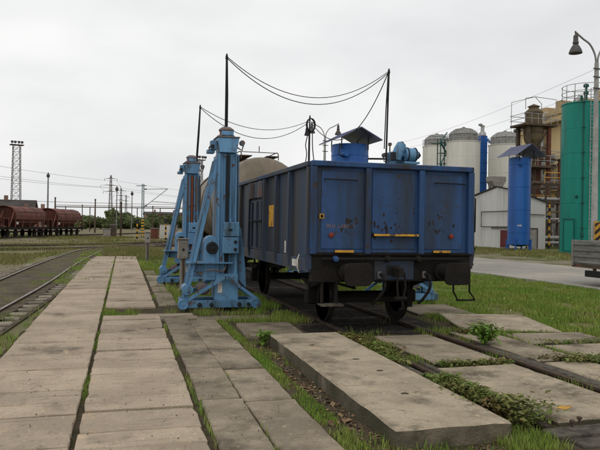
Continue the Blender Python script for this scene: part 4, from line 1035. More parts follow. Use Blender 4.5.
for (yy, w2_, h_) in ((67, 1.4, 1.2), (71, 1.0, 1.5), (75, 1.8, 1.0), (79.5, 1.2, 1.6), (83, 1.6, 1.1)):
    MB().box(.6, 2.6, yy - w2_ / 2, yy + w2_ / 2, 19.2, 19.2 + h_, .05).build('roof_unit', 'ochre_trim', F)
for (yy, h_) in ((87, 1.0), (90, 1.4), (93.5, .9)):
    MB().box(3.2, 5, yy - .6, yy + .6, 17.9, 17.9 + h_, .05).build('roof_unit', 'tower_steel', F)
for k, (yy, r_, z0, z1, m_) in enumerate(((66.5, .3, 7.6, 18.4, 'galv'), (70.8, .18, 4, 17, 'tower_steel'), (74.4, .4, 7.6, 19.8, 'galv'), (77.2, .16, 2, 18, 'tower_steel'), (81.5, .25, 6, 18.8, 'galv'), (83.6, .14, 2, 18, 'red_oxide'))):
    MB().tube([(-.5, yy, z0), (-.5, yy, z1), (.3, yy, z1 + .5)], r_, 10).build('duct', m_, F)
for z in (11.2,):
    MB().box(-1.1, -.003, 78.2, 84.6, z, z + .08).build('gallery', 'tower_steel', F)
    q = MB()
    for zz in (.5, 1.0): q.tube([(-1.08, 78.2, z + zz), (-1.08, 84.6, z + zz)], .035, 4)
    for k in range(7): q.tube([(-1.08, 78.2 + k * 1.066, z), (-1.08, 78.2 + k * 1.066, z + 1.0)], .03, 4)
    q.build('gallery_railing', 'galv', F)
    for yy in (79.4, 81.6): MB().box(-.06, -.003, yy, yy + 1.1, z + .4, z + 1.7).build('window', 'window_dark', F)
for yy in (63.5, 68.4, 72.4, 75.8):
    MB().box(-.06, -.003, yy, yy + 1.3, 14.2, 15.6).build('window', 'window_dark', F)
q = MB()
for z in (.6, 1.1): q.tube([(3, 85.4, 17.9 + z), (3, 96, 17.9 + z)], .03, 4)
for k in range(8): q.tube([(3, 85.4 + k * 1.5, 17.9), (3, 85.4 + k * 1.5, 19)], .03, 4)
q.build('roof_railing', 'galv', F)

# ------------------------------------------------------------------ dark process tower
P = thing('process_tower', 'dark rusty steel tower carrying a hooded vessel before the factory', 'tower', (45.3, 61.6, 0))
for (x, y_, m_) in ((-1.35, -.9, 'tower_steel'), (1.35, -.9, 'red_oxide'), (-1.35, .9, 'tower_steel'), (1.35, .9, 'red_oxide')):
    c_ = MB().beam((x, y_, -.06), (x, y_, 13.3), .36, .36).build('column', m_, P)
for z, hw, m_ in ((13.3, 2.1, 'tower_steel'), (8.7, 2.0, 'tower_steel'), (4.3, 1.8, 'yellow_paint')):
    pf = MB().box(-hw, hw, -1.4, 1.4, z, z + .22).build('platform', 'tower_steel', P)
    q = MB()
    for zz in (.55, 1.1):
        q.tube([(-hw, -1.4, z + .2 + zz), (hw, -1.4, z + .2 + zz), (hw, 1.4, z + .2 + zz), (-hw, 1.4, z + .2 + zz), (-hw, -1.4, z + .2 + zz)], .035, 4)
    for k in range(6):
        q.tube([(-hw + k * hw * .4, -1.4, z + .2), (-hw + k * hw * .4, -1.4, z + 1.3)], .03, 4)
    q.build('railing', 'galv' if z > 5 else 'yellow_paint', pf)
br = MB()
for (a, b_) in (((-1.35, -.9, 8.9), (1.35, -.9, 13.2)), ((-1.35, -.9, 0), (1.35, -.9, 4.2)), ((1.35, -.9, 4.4), (-1.35, -.9, 8.6)), ((-1.35, -.9, 11), (1.35, -.9, 11))): br.beam(a, b_, .12, .12)
br.build('brace', 'tower_steel', P)
v_ = MB().lathe([(.18, 8.9), (.3, 9.8), (.32, 10.6), (.95, 11.7), (1.05, 12.0), (1.05, 13.5), (.95, 13.5), (.95, 14.8), (1.0, 14.85), (1.0, 15.0), (.55, 15.4), (.55, 15.6), (.7, 15.62), (0.01, 15.95)], n=24).build('vessel', 'vessel', P)
MB().lathe([(1.06, 12.6), (1.1, 12.62), (1.1, 12.8), (1.06, 12.82)], n=24).build('band', 'tower_steel', v_)
MB().tube([(0, 0, 9), (.1, 0, 4)], .3, 12).build('down_pipe', 'tower_steel', P)
MB().tube([(-2.0, -1.3, 15.0), (-2.0, -1.3, 16.2), (0, -.2, 16.7), (2.0, -1.3, 16.3), (2.0, -1.3, 15.0)], .04, 5).tube([(2.0, 1.3, 13.4), (2.0, 1.3, 16.3), (0, -.2, 16.7), (-2, 1.3, 16.2), (-2, 1.3, 13.4)], .04, 5).build('guard_frame', 'silo_cage', P)
SF = thing('steel_frame', 'open rusty steel frame with platforms right of the process tower', 'steel frame', (48.9, 64.5, 0))
for (x, y_) in ((-1.4, -1), (1.4, -1), (-1.4, 1), (1.4, 1)): MB().beam((x, y_, -.06), (x, y_, 10.2), .22, .22).build('column', 'red_oxide' if x > 0 else 'tower_steel', SF)
for z in (3.4, 6.6, 10.0):
    pf = MB().box(-1.8, 1.8, -1.3, 1.3, z, z + .15).build('platform', 'tower_steel', SF); q = MB()
    for zz in (.5, 1.0): q.tube([(-1.8, -1.3, z + zz), (1.8, -1.3, z + zz), (1.8, 1.3, z + zz)], .035, 4)
    for k in range(5): q.tube([(-1.8 + k * .9, -1.3, z), (-1.8 + k * .9, -1.3, z + 1.0)], .03, 4)
    q.build('railing', 'galv', pf)
    MB().beam((-1.4, -1.1, z - 3.1), (1.4, -1.1, z - .1), .1, .1).build('brace', 'tower_steel', SF)
    MB().lathe([(.0, 0), (.5, .05), (.5, 1.3), (.2, 1.6), (.1, 1.9)], (.4, .2, z + .15), n=16).build('vessel', 'galv' if z < 9 else 'vessel', SF)
    MB().tube([(-.9, -.6, z - 3), (-.9, -.6, z + .4), (-.2, -.6, z + 1.2)], .13, 8).build('pipe', 'ochre_trim' if z < 9 else 'tower_steel', SF)
# pipe rack and pipes between the white building and the green tank
Q = thing('pipe_rack', 'steel pipe rack with pale pipes between white building and green tank', 'pipe rack', (41.4, 55.2, 0))
q = MB()
for k in range(5):
    for y_ in (-1, 3.5): q.beam((k * 2.0, y_, -.06), (k * 2.0, y_, 6.4), .14, .14)
for z in (2.6, 4.6, 6.3): q.beam((-.5, -1, z), (8.5, -1, z), .12, .2); q.beam((-.5, 3.5, z), (8.5, 3.5, z), .12, .2)
q.build('frame', 'tower_steel', Q)
for k, (y_, z, r_, m_) in enumerate(((-1.2, 1.05, .2, 'galv'), (-1.2, .55, .16, 'galv'), (-1.0, 2.9, .12, 'silo_cage'), (-.6, 4.9, .18, 'galv'), (0, 5.0, .14, 'ochre_trim'), (.8, 6.6, .2, 'tower_steel'), (-1.0, 3.6, .08, 'vessel'))):
    MB().tube([(-.3, y_, z), (9, y_, z)], r_, 10).build('pipe', m_, Q)
for k, x in enumerate((.8, 1.7, 3.1, 4.4, 5.6)):
    MB().tube([(x, -.6, .3), (x, -.6, 6.2 - .4 * (k % 3))], .10 + .03 * (k % 2), 8).build('riser', ('vessel', 'tower_steel', 'galv')[k % 3], Q)
q = MB()
for z in (5.0, 5.5): q.tube([(-.4, -1.3, z + 2), (9, -1.3, z + 2)], .04, 4)
for k in range(9): q.tube([(-.4 + k * 1.15, -1.3, 6.4), (-.4 + k * 1.15, -1.3, 7.5)], .03, 4)
q.build('railing', 'yellow_paint', Q)
MB().tube(spline([(.3, -2.6, 2.6), (.9, -2.6, 3.3), (1.6, -2.6, 3.7), (2.4, -2.6, 3.8)], 5), .09, 8).build('swing_arm', 'white_paint', Q)
MB().box(-.4, 9, 5, 5.3, -.06, 5.2).build('back_wall', 'cabinet_grey', Q)
for k in range(6):
    MB().box(.1 + k * 1.5, .9 + k * 1.5, 4.96, 4.998, 1.6, 3.4).build('window', 'window_dark', Q)
for k, (x, z) in enumerate(((.5, 1.7), (1.4, 2.2), (2.3, 1.5), (3.6, 2.4), (5.0, 1.8))):
    MB().lathe([(.0, 0), (.42, .05), (.45, .3), (.45, z), (.3, z + .3), (.1, z + .4), (.1, z + .8)], (x, 1.6, 0), n=18).build('vessel', ('silo_cage', 'galv', 'vessel')[k % 3], Q)
# striped pole at the corner of the white building, dark pole by the green tank
S = thing('striped_pole', 'yellow and black striped pole at the white building corner', 'pole', (40.7, 52.7, 0))
for k in range(12): MB().lathe([(.09, k * .36 - .02), (.09, k * .36 + .34)], n=10).build('stripe', 'yellow_paint' if k % 2 else 'black_paint', S)
o = MB().tube([(0, 0, -.06), (0, 0, 8.2)], [.09, .06], 8).build('utility_pole', 'tower_steel', None, (36.3, 45.6, 0)); tag(o, 'thin dark pole just left of the green tank', 'pole')

# ------------------------------------------------------------------ trailer at the right edge
TR_ = thing('flat_trailer', 'grey ribbed drop-side trailer tail at the right edge beside the road', 'trailer', (15.25, 18.5, 0))
for k in range(3):
    sd_ = MB().box(-.03, .03, -2.0 - k * 2.02, -.03 - k * 2.02, .66, 1.47, .01).build('side_board', 'trailer_grey', TR_)
    for z in (.74, .94, 1.14, 1.34): MB().box(-.055, -.03, -1.97 - k * 2.02, -.10 - k * 2.02, z - .04, z + .04, .012).build('rib', 'trailer_grey', sd_)
    MB().box(-.07, -.02, -.10 - k * 2.02, -.02 - k * 2.02, .62, 1.49).build('pillar', 'cabinet_grey', sd_)
MB().box(-.02, 2.3, -6.1, 0, .55, .66).build('bed', 'tower_steel', TR_)
MB().box(0, 2.3, -.04, .02, .66, 1.47).build('tail_board', 'trailer_grey', TR_)
MB().box(2.27, 2.33, -6.0, -.03, .66, 1.47).build('side_board', 'trailer_grey', TR_)
MB().box(-.02, .12, -2.2, -.62, .26, .47, .01).build('side_guard', 'black_paint', TR_)
MB().beam((.05, -1.0, .47), (.05, -1.0, .56), .08, .08).beam((.05, -1.8, .47), (.05, -1.8, .56), .08, .08).build('guard_bracket', 'tower_steel', TR_)
for yy in (-3.6, -4.7):
    for x in (.2, 2.05):
        w_ = MB().lathe([(.2, -.13), (.38, -.13), (.42, -.09), (.42, .09), (.38, .13), (.2, .13)], (x, yy, .37), 'x', 24).build('wheel', 'tyre', TR_)
        MB().lathe([(0, -.06), (.2, -.1), (.22, -.12), (.22, .12), (.2, .1), (0, .06)], (x, yy, .37), 'x', 18).build('rim', 'galv', w_)

# ------------------------------------------------------------------ hopper wagons in the yard
HD = -math.atan2(.352, .936)
def hopper(label, loc, rz):
    Hh = thing('hopper_wagon', label, 'wagon', loc, rz, 'red-brown hopper wagons in the yard')
    LL = 3.5
    up = [(-1.5, 2.10), (-1.52, 2.55), (-1.40, 3.0), (-1.05, 3.36), (-.5, 3.55), (0, 3.6), (.5, 3.55), (1.05, 3.36), (1.40, 3.0), (1.52, 2.55), (1.5, 2.10)]
    inn = [(x * .97, z - .05 * (z > 2.2)) for x, z in up[::-1]]
    # curved cover shell overhanging the recessed sloping ends
    MB().prism(up + inn, -LL, LL, 'y').build('cover', 'hopper_red', Hh)
    for yy in (-3.5, -1.17, 1.17, 3.5): MB().prism([(x * 1.02, z + .03) for x, z in up] + inn, yy - .05, yy + .05, 'y').build('cover_rib', 'hopper_red', Hh)
    lo = MB(); v = []
    for (hx, hy, z) in ((1.44, 3.05, 3.0), (1.44, 2.7, 2.05), (1.1, 2.2, 1.65), (.5, 1.5, 1.05)): v += [(-hx, -hy, z), (hx, -hy, z), (hx, hy, z), (-hx, hy, z)]
    v += [(-.6, -3.1, 3.45), (.6, -3.1, 3.45), (.6, 3.1, 3.45), (-.6, 3.1, 3.45)]
    f = [(16, 17, 18, 19), (15, 14, 13, 12)]
    for r_, q_ in ((16, 0), (0, 4), (4, 8), (8, 12)):
        for i in range(4): f.append((r_ + i, r_ + (i + 1) % 4, q_ + (i + 1) % 4, q_ + i))
    lo.add(v, f).build('hopper_bin', 'hopper_red', Hh)
    for s_ in (-1, 1):
        for yy in (-3.3, -1.7, 0, 1.7, 3.3):
            MB().beam((s_ * 1.38, yy, 2.2), (s_ * 1.3, yy, 1.15), .1, .1).build('stanchion', 'hopper_red', Hh)
        MB().tube([(s_ * 1.42, -3.4, 1.75), (s_ * 1.42, 3.4, 1.75)], .04, 5).build('side_bar', 'hopper_red', Hh)
    for s_ in (-1, 1):
        q = MB()
        for x in (-1.3, 0, 1.3): q.beam((x, s_ * 4.6, 1.2), (x, s_ * 3.55, 3.0), .09, .09); q.beam((x, s_ * 4.7, 1.2), (x, s_ * 4.7, 2.2), .06, .06)
        q.tube([(-1.3, s_ * 4.7, 2.2), (1.3, s_ * 4.7, 2.2)], .03, 5); q.build('end_frame', 'hopper_red', Hh)
        q = MB(); q.box(-1.0, 1.0, s_ * 3.1 - 1.35, s_ * 3.1 + 1.35, .55, .72)
        for yy in (-.9, .9):
            for x in (-.75, .75): q.lathe([(.0, -.06), (.44, -.06), (.46, 0), (.44, .06), (0, .06)], (x, s_ * 3.1 + yy, .48), 'x', 16)
        q.build('bogie', 'underframe', Hh)
        for x in (-.87, .87): MB().lathe([(.12, 0), (.12, s_ * .4), (.23, s_ * .42), (.23, s_ * .48), (0, s_ * .5)], (x, s_ * 4.8, 1.05), 'y', 10).build('buffer', 'underframe', Hh)
    MB().box(-1.3, 1.3, -4.8, 4.8, .92, 1.18).build('underframe', 'underframe', Hh)
    MB().box(1.43, 1.46, -3.3, -2.9, 1.5, 1.8).build('label_plate', 'white_paint', Hh)
    return Hh
hp = hopper('red-brown hopper wagon at the right end of the row', (-6.76, 91.4, 0), HD)
hp2 = dup(hp, (-10.44, 81.6, 0), HD, 'red-brown hopper wagon in the middle of the row')
hp3 = dup(hp, (-14.12, 71.8, 0), HD, 'red-brown hopper wagon cut off by the left edge')

# ------------------------------------------------------------------ yard masts, lamps, pylons
def lattice(M_, h, w0, w1, n, r_, r2):
    for (a, b_) in ((-1, -1), (1, -1), (1, 1), (-1, 1)): M_.beam((a * w0, b_ * w0, -.06), (a * w1, b_ * w1, h), r_, r_)
    for k in range(n):
        z0, z1 = h * k / n, h * (k + 1) / n; u, v = w0 + (w1 - w0) * k / n, w0 + (w1 - w0) * (k + 1) / n
        for (a, b_, c, d) in ((-1, -1, 1, -1), (1, -1, 1, 1), (1, 1, -1, 1), (-1, 1, -1, -1)):
            M_.beam((a * u, b_ * u, z0), (c * v, d * v, z1), r2, r2); M_.beam((c * u, d * u, z0), (a * v, b_ * v, z1), r2, r2); M_.beam((a * v, b_ * v, z1), (c * v, d * v, z1), r2, r2)
    return M_
def flood(label, loc, h, w0, w1, n, grp='floodlight towers'):
    Fl = thing('floodlight_tower', label, 'floodlight tower', loc, .3, grp)
    lattice(MB(), h, w0, w1, n, .15, .075).build('lattice', 'pylon_grey', Fl)
    MB().box(-w1 - .9, w1 + .9, -w1 - .3, w1 + .3, h, h + .2).build('platform', 'tower_steel', Fl)
    for k in range(4):
        x = (-1.35, -.5, .5, 1.35)[k]
        MB().beam((x, -.4, h + .2), (x, -.4, h + .7), .1, .1).box(x - .34, x + .34, -.85, -.3, h + .6, h + 1.25, .08).build('floodlight', 'lamp_dark', Fl)
    q = MB(); q.tube([(-w1 - .9, -w1 - .3, h + 1.1), (w1 + .9, -w1 - .3, h + 1.1)], .05, 4); q.build('railing', 'tower_steel', Fl)
    return Fl
flood('tall lattice floodlight tower rising behind the hopper wagons', (-27.3, 205.5, 0), 24.4, 1.35, .95, 13)
flood('slim lattice floodlight tower seen between the two left jacks', (24.9, 190, 0), 20.8, .8, .5, 14)
def pole_lamp(label, loc, h, r=.16, head=True, m_='pylon_grey', name='yard_lamp', cat='yard lamp', grp='single lamp poles in the yard'):
    Pl = thing(name, label, cat, loc, 0, grp)
    MB().tube([(0, 0, -.06), (0, 0, h)], [r, r * .6], 8).build('pole', m_, Pl)
    if head:
        MB().lathe([(.12, h - .1), (.34, h + .1), (.36, h + .5), (.2, h + .65), (.1, h + 1.0), (0, h + 1.05)], n=12).build('lamp_head', 'lamp_dark', Pl)
    else:
        MB().box(-.14, .14, -.14, .14, h, h + .3).build('cap', m_, Pl)
    return Pl
pole_lamp('slender lamp pole right of the lattice tower behind the hoppers', (-13.3, 148, 0), 11.5, .22)
pole_lamp('lamp pole just right of the nearest pylon', (1.0, 145.6, 0), 8.9, .15)
pole_lamp('thin lamp pole left of the overhead line mast', (4.8, 165.5, 0), 8.9, .15)
for (lab, x, y_, h, r_) in (('dark stub pole above the middle hopper wagon', -10.2, 128, 6.2, .2), ('weathered pole above the far green bushes', -3.0, 126, 6.0, .18), ('short thick dark pole right of the pylon', 1.25, 93.5, 4.5, .16),
                            ('faint far pole between the hoppers and the bushes', -6.3, 150, 5.5, .14), ('short far pole right of the overhead line mast', 9.0, 150, 5.6, .16)):
    pole_lamp(lab, (x, y_, 0), h, r_, False, 'tower_steel', 'utility_pole', 'pole', 'plain poles in the yard')
pole_lamp('wooden pole behind the right jack carrying the two thin wires', (27.3, 60.5, 0), 10.2, .12, False, 'tower_steel', 'utility_pole', 'pole', 'plain poles in the yard')
# overhead line mast with bracket arms
Ct = thing('overhead_line_mast', 'green-grey overhead line mast with triangular bracket at the path end', 'mast', (4.05, 90, 0))
lattice(MB(), 7.2, .17, .13, 12, .06, .035).build('mast', 'green_dark', Ct)
MB().tube([(-.9, 0, 6.95), (.5, 0, 7.0)], .05, 6).build('top_arm', 'lamp_dark', Ct)
bk = MB().tube([(.1, 0, 6.5), (3.3, 0, 6.65)], .04, 6).tube([(.1, 0, 4.0), (3.3, 0, 6.65)], .045, 6).tube([(1.2, 0, 4.85), (4.6, 0, 4.7)], .04, 6).tube([(4.6, 0, 4.7), (4.6, 0, 4.5)], .03, 6).build('bracket', 'lamp_dark', Ct)
q = MB()
for x, z in ((.35, 6.52), (.4, 4.25)): q.lathe([(.05, -.15), (.12, -.1), (.05, -.05), (.12, 0), (.05, .05), (.12, .1), (.05, .15)], (x, 0, z), 'x', 8)
q.build('insulator', 'lamp_dark', bk)
q = MB()
for k in range(6): q.box(-.2, .2, -.24, -.2, .2 + k * .4, .4 + k * .4)
q.build('warning_stripe', 'yellow_paint', Ct)
# pylons
def pylon(label, loc, h, s_=1.0):
    Py = thing('pylon', label, 'pylon', loc, .2, 'power line pylons on the horizon')
    M_ = lattice(MB(), h, 1.05 * s_, .3 * s_, 12, .2, .1); M_.build('lattice', 'pylon_grey', Py)
    for k, (z, w_) in enumerate(((h * .93, 3.4), (h * .80, 5.2), (h * .68, 4.0))):
        q = MB(); q.prism([(-w_, z), (w_, z), (.3, z + .45), (-.3, z + .45)], -.12, .12, 'y')
        for x in (-w_ + .2, w_ - .2): q.tube([(x, 0, z), (x, 0, z - 1.1)], .12, 6)
        q.build('crossarm', 'pylon_grey', Py)
    return Py
PY = [((-.7, 344, 0), 26.5), ((6, 467, 0), 26.5), ((11.6, 570, 0), 26.2)]
for lab, (l_, h_) in zip(('nearest and tallest pylon on the left horizon', 'middle pylon, second in the receding power line', 'farthest and smallest pylon of the power line'), PY): pylon(lab, l_, h_)
WG = 'overhead power lines'
for k, (dx, z) in enumerate(((3.2, .93), (-5.0, .80), (4.8, .80))):
    a = (-95 + dx * .8, 160, 26.5 * z + 2.0 + (1.0 if k == 0 else 0)); b_ = (-.7 + dx, 344, 26.5 * z - 1.1)
    cable('power_line', a, b_, 3.0, .055, ('top power line slanting down from the left edge to the nearest pylon', 'lower left power line running from the left edge to the nearest pylon', 'lower right power line running from the left edge to the nearest pylon')[k], m_='wire_grey', grp=WG)
    cable('power_line', b_, (6 + dx, 467, 26.5 * z - 1.1), .8, .05, ('top', 'left middle', 'right middle')[k] + ' power line between the nearest and second pylon', m_='wire_grey', grp=WG)
    cable('power_line', (-.7 + dx + 1, 344, 26.5 * z - 1.1), (120, 420 + k * 10, 26.5 * z - 6), 1.5, .05, ('top', 'lower', 'lowest')[k] + ' power line leaving the nearest pylon to the right', m_='wire_grey', grp=WG)
for k, z in enumerate((9.7, 8.75)):
    cable('thin_wire', (22.5, 25.7, z), (27.3, 60.5, 10.3 - .55 * k), .45, .007, ('upper', 'lower')[k] + ' thin wire running from the right lamp post down behind the wagon', m_='wire_grey', grp='thin wires at the lamp post')
# contact wires of the yard
cable('contact_wire', (8.6, 90, 4.5), (-60, 118, 6.5), .4, .03, 'upper horizontal yard wire over the green bushes', m_='tower_steel', grp='yard wires')
# far pipe bridge on posts
PB = thing('pipe_bridge', 'low pipe line on thin posts running before the far bushes', 'pipe bridge', (0, 138, 0))
MB().tube([(-11, 0, 4.95), (30, 0, 5.3)], .11, 6).tube([(-11, .5, 5.3), (30, .5, 5.6)], .06, 6).build('pipe', 'tower_steel', PB)
for k in range(9): MB().beam((-9 + k * 4.7, 0, -.06), (-9 + k * 4.7, 0, 5.1), .18, .18).build('post', 'tower_steel', PB)
# cabinets, signals and markers in the yard throat
def signal(label, loc, h):
    Sg = thing('marker_post', label, 'marker post', loc, 0, 'striped marker posts in the yard')
    for k in range(int(h / .3)): MB().box(-.09, .09, -.05, .05, k * .3 - .03, k * .3 + .26).build('stripe', 'yellow_paint' if k % 2 else 'black_paint', Sg)
    MB().box(-.16, .16, -.08, .08, h - .1, h + .35, .02).build('lamp_box', 'jack_dark', Sg)
signal('yellow and black marker post left of the overhead line mast', (2.9, 78, 0), 1.9)
signal('yellow and black marker post right of the overhead line mast', (5.9, 74, 0), 2.0)
signal('short yellow and black marker post near the second jack', (9.4, 86, 0), 2.2)
for (lab, x, y_, w_, h_, m_) in (('white equipment cabinet in the yard right of the mast', 6.6, 84, 1.3, 1.7, 'white_paint'), ('rusty brown equipment box beside the white cabinet', 5.2, 82, .9, 1.2, 'red_oxide'), ('small grey point machine box in the yard', -.6, 88, .9, 1.0, 'cabinet_grey'),
                              ('brown signal relay box left of the marker posts', .2, 92, .9, 1.5, 'tower_steel'), ('grey switch cabinet far right in the yard', 8.3, 92, 1.2, 1.6, 'cabinet_grey')):
    E_ = thing('equipment_cabinet', lab, 'cabinet', (x, y_, 0), random.uniform(-.3, .3), 'equipment cabinets in the yard')
    b_ = MB().box(-w_ / 2, w_ / 2, -.35, .35, -.06, h_, .03).build('body', m_, E_)
    MB().box(-w_ / 2 - .06, w_ / 2 + .06, -.42, .42, h_, h_ + .08, .02).build('lid', 'cabinet_grey', E_)
    MB().box(-w_ / 2 + .08, -.03, -.372, -.351, .15, h_ - .1).box(.03, w_ / 2 - .08, -.372, -.351, .15, h_ - .1).build('door', m_, E_)
# far buildings
def shed(label, loc, rz, w_, l, h, rise, wm, rm, nw):
    Sh = thing('far_building', label, 'building', loc, rz, 'low buildings beyond the yard')
    MB().prism([(-l / 2, -.06), (l / 2, -.06), (l / 2, h), (0, h + rise), (-l / 2, h)], -w_ / 2, w_ / 2, 'x').build('wall', wm, Sh)
    r_ = MB()
    for s_ in (-1, 1): r_.prism([(s_ * (l / 2 + .4), h - .05), (0, h + rise + .02), (0, h + rise + .3), (s_ * (l / 2 + .4), h + .22)], -w_ / 2 - .4, w_ / 2 + .4, 'x')
    r_ = r_.build('roof', rm, Sh)
    for k in range(2): MB().box(-w_ / 4 + k * w_ / 2 - .4, -w_ / 4 + k * w_ / 2 + .4, -.5, .5, h + rise - .2, h + rise + 1.3).build('chimney', 'brick_far', r_)
    for k in range(nw):
        x = -w_ / 2 + (k + .5) * w_ / nw
        q = MB().box(x - .6, x + .6, -l / 2 - .04, -l / 2 + .02, h * .35, h * .8).build('window', 'window_dark', Sh)
        MB().box(x - .05, x + .05, -l / 2 - .08, -l / 2 - .041, h * .35, h * .8).build('frame', 'white_paint', q)
shed('long low building with dark roof behind the left hopper wagons', (-31, 168, 0), .0, 26, 9, 4.2, 2.6, 'brick_far', 'roof_dark', 8)
shed('smaller dark-roofed building right of the long one behind the hoppers', (-17.2, 160, 0), .0, 7, 7, 3.2, 1.5, 'brick_far', 'roof_dark', 3)
shed('pinkish low hall on the horizon behind the far trees', (24, 310, 0), .05, 18, 14, 6.2, 1.0, 'brick_far', 'roof_dark', 10)
shed('grey blue low hall on the horizon near the second jack', (38, 270, 0), -.05, 18, 12, 5.5, 3.0, 'plaster', 'roof_dark', 5)

# ------------------------------------------------------------------ trees on the horizon
def crown_mesh(seed, rx, rz_, n, leaf):
    r = np.random.default_rng(seed); k = 9
    cen = np.c_[r.normal(0, rx * .45, k), r.normal(0, rx * .45, k), r.uniform(-.5, .55, k) * rz_]; rad = r.uniform(.35, .6, k) * rx
    i = r.integers(0, k, n); d = r.normal(size=(n, 3)); d /= np.linalg.norm(d, axis=1)[:, None]
    p = cen[i] + d * (rad[i] * r.uniform(.55, 1.05, n))[:, None] * np.array([1, 1, rz_ / rx * .9])
    a = r.normal(size=(n, 3)); a /= np.linalg.norm(a, axis=1)[:, None]; b_ = np.cross(a, r.normal(size=(n, 3))); b_ /= np.linalg.norm(b_, axis=1)[:, None]
    s_ = leaf * r.uniform(.6, 1.3, n)[:, None]
    V = np.stack([p - a * s_, p + b_ * s_ * .6, p + a * s_, p - b_ * s_ * .6], 1).reshape(-1, 3)
    q = np.arange(n)[:, None] * 4
    T_ = np.concatenate([q + [0, 1, 2], q + [0, 2, 3]], 0)
    return tri_mesh('crown', V, T_, 'tree_leaf')
crowns = [crown_mesh(s, 3.2, 2.6, 1500, .42) for s in range(4)]
tk = MB(); tk.tube([(0, 0, -.1), (.1, .05, 1.2), (.05, .1, 2.6), (.0, 0, 4.5)], [.22, .17, .13, .04], 8)
for a in range(5): tk.tube([(.05, .08, 1.6 + .3 * a), (1.3 * math.cos(a * 1.3), 1.3 * math.sin(a * 1.3), 3.2 + .3 * a)], [.08, .02], 6)
tkm = tk.mesh('trunk', 'bark')
tl = [(-9, 200, .72, 'small round tree at the left end of the far bush line'), (-6, 203, .62, 'low bush beside the leftmost small far tree'), (-3.2, 199, .68, 'bright low tree left of the pylon foot'), (0, 210, .7, 'low tree right in front of the pylon foot'),
      (1.2, 235, 1.35, 'tallest dark tree just right of the pylon foot'), (5, 240, 1.1, 'dark tree second right of the pylon'), (8.5, 215, .8, 'low tree left of the overhead line mast'), (12, 225, .75, 'low tree right behind the overhead line mast'),
      (15.5, 260, 1.2, 'round tree right of the overhead line mast'), (20, 255, 1.0, 'far tree next to the round tree right of the mast'), (24, 262, 1.1, 'far tree left of the second jack'), (28.5, 255, .9, 'low far tree behind the second jack'),
      (33, 262, 1.2, 'far tree right behind the second jack'), (38, 255, 1.0, 'far tree glimpsed between the jacks'), (-14, 215, .7, 'low far tree behind the last hopper wagon'), (-20, 212, .7, 'low far tree behind the middle hopper wagon'),
      (-11.5, 204, 0.66, 'low bright bush between the hoppers and the first far tree'),
      (-7.5, 206, 0.8, 'low far bush second from the left end'),
      (-4.8, 207, 0.72, 'low far bush left of the bright low tree'),
      (-1.6, 204, 0.66, 'low far bush just left of the pylon foot'),
      (3, 216, 0.8, 'low far bush below the dark far trees'),
      (6.6, 222, 0.78, 'low far bush right of the dark far trees'),
      (10.2, 230, 0.8, 'low far bush left of the mast foot'),
      (14, 238, 0.85, 'low far bush right of the mast foot'),
      (18, 240, 0.85, 'low far bush below the round tree'),
      (22.5, 244, 0.85, 'low far bush left of the far grey hall'),
      (26.5, 246, 0.9, 'low far bush in front of the far grey hall'),
      (31, 248, 0.9, 'low far bush right of the far grey hall')]
for k, (x, y_, s_, lab) in enumerate(tl):
    t = thing('far_tree', lab, 'tree', (x, y_, 0), k * 1.7, 'trees along the horizon'); t.scale = (s_ * 1.15, s_ * 1.15, s_)
    link('trunk', tkm, t); c_ = link('crown', crowns[k % 4], t, (0, 0, 2.3)); c_.scale = (1.15, 1.15, 1.1)

# ------------------------------------------------------------------ grass, weeds, litter
def blades(name, x, y, h, wid, m_, label, z0=-.06, lean=.5):
    n = len(x); a = rng.uniform(0, 2 * PI, n); dx, dy = np.cos(a), np.sin(a); l = rng.uniform(.1, 1, n) * lean * h
    b = rng.uniform(0, 2 * PI, n); ex, ey = np.cos(b) * wid / 2, np.sin(b) * wid / 2
    Z = np.full(n, z0)
    V = np.stack([np.c_[x - ex, y - ey, Z], np.c_[x + ex, y + ey, Z], np.c_[x + ex * .8 + dx * l * .35, y + ey * .8 + dy * l * .35, Z + h * .55],
                  np.c_[x - ex * .8 + dx * l * .35, y - ey * .8 + dy * l * .35, Z + h * .55], np.c_[x + dx * l, y + dy * l, Z + h]], 1).reshape(-1, 3)
    q = np.arange(n)[:, None] * 5
    T_ = np.concatenate([q + [0, 1, 2], q + [0, 2, 3], q + [3, 2, 4]], 0)
    return tag(link(name, tri_mesh(name, V, T_, m_)), label, 'grass', kind='stuff')
def offslab(x, y, pad=.0):
    k = np.ones(len(x), bool)
    for (cx, cy, w_, l, rz) in slab_rects:
        c_, s_ = math.cos(rz), math.sin(rz); u = (x - cx) * c_ + (y - cy) * s_; v = -(x - cx) * s_ + (y - cy) * c_
        k &= ~((np.abs(u) < w_ / 2 + pad) & (np.abs(v) < l / 2 + pad))
    return k
def scatter(x0, x1, y0, y1, dens, thr=0, ns=1.0, seed=1, soft=.15):
    n = int((x1 - x0) * (y1 - y0) * dens); x = rng.uniform(x0, x1, n); y = rng.uniform(y0, y1, n)
    m_ = .6 * vnoise(x, y, ns, seed) + .4 * vnoise(x, y, ns * 3.1, seed + 1)
    k = rng.random(n) < np.clip((m_ - thr) / soft, 0, 1) if thr > 0 else np.ones(n, bool)
    k &= offslab(x, y); k &= ~((np.abs(x - RX0) < .05) | (np.abs(x - RX1) < .05)) | (y > 40)
    return x[k], y[k], m_[k]
acc = []
def zone(*a, hmin=.05, hmax=.16, wid=.007, **kw):
    x, y_, m_ = scatter(*a, **kw); acc.append((x, y_, rng.uniform(hmin, hmax, len(x)) * (.6 + .8 * m_), np.full(len(x), wid)))
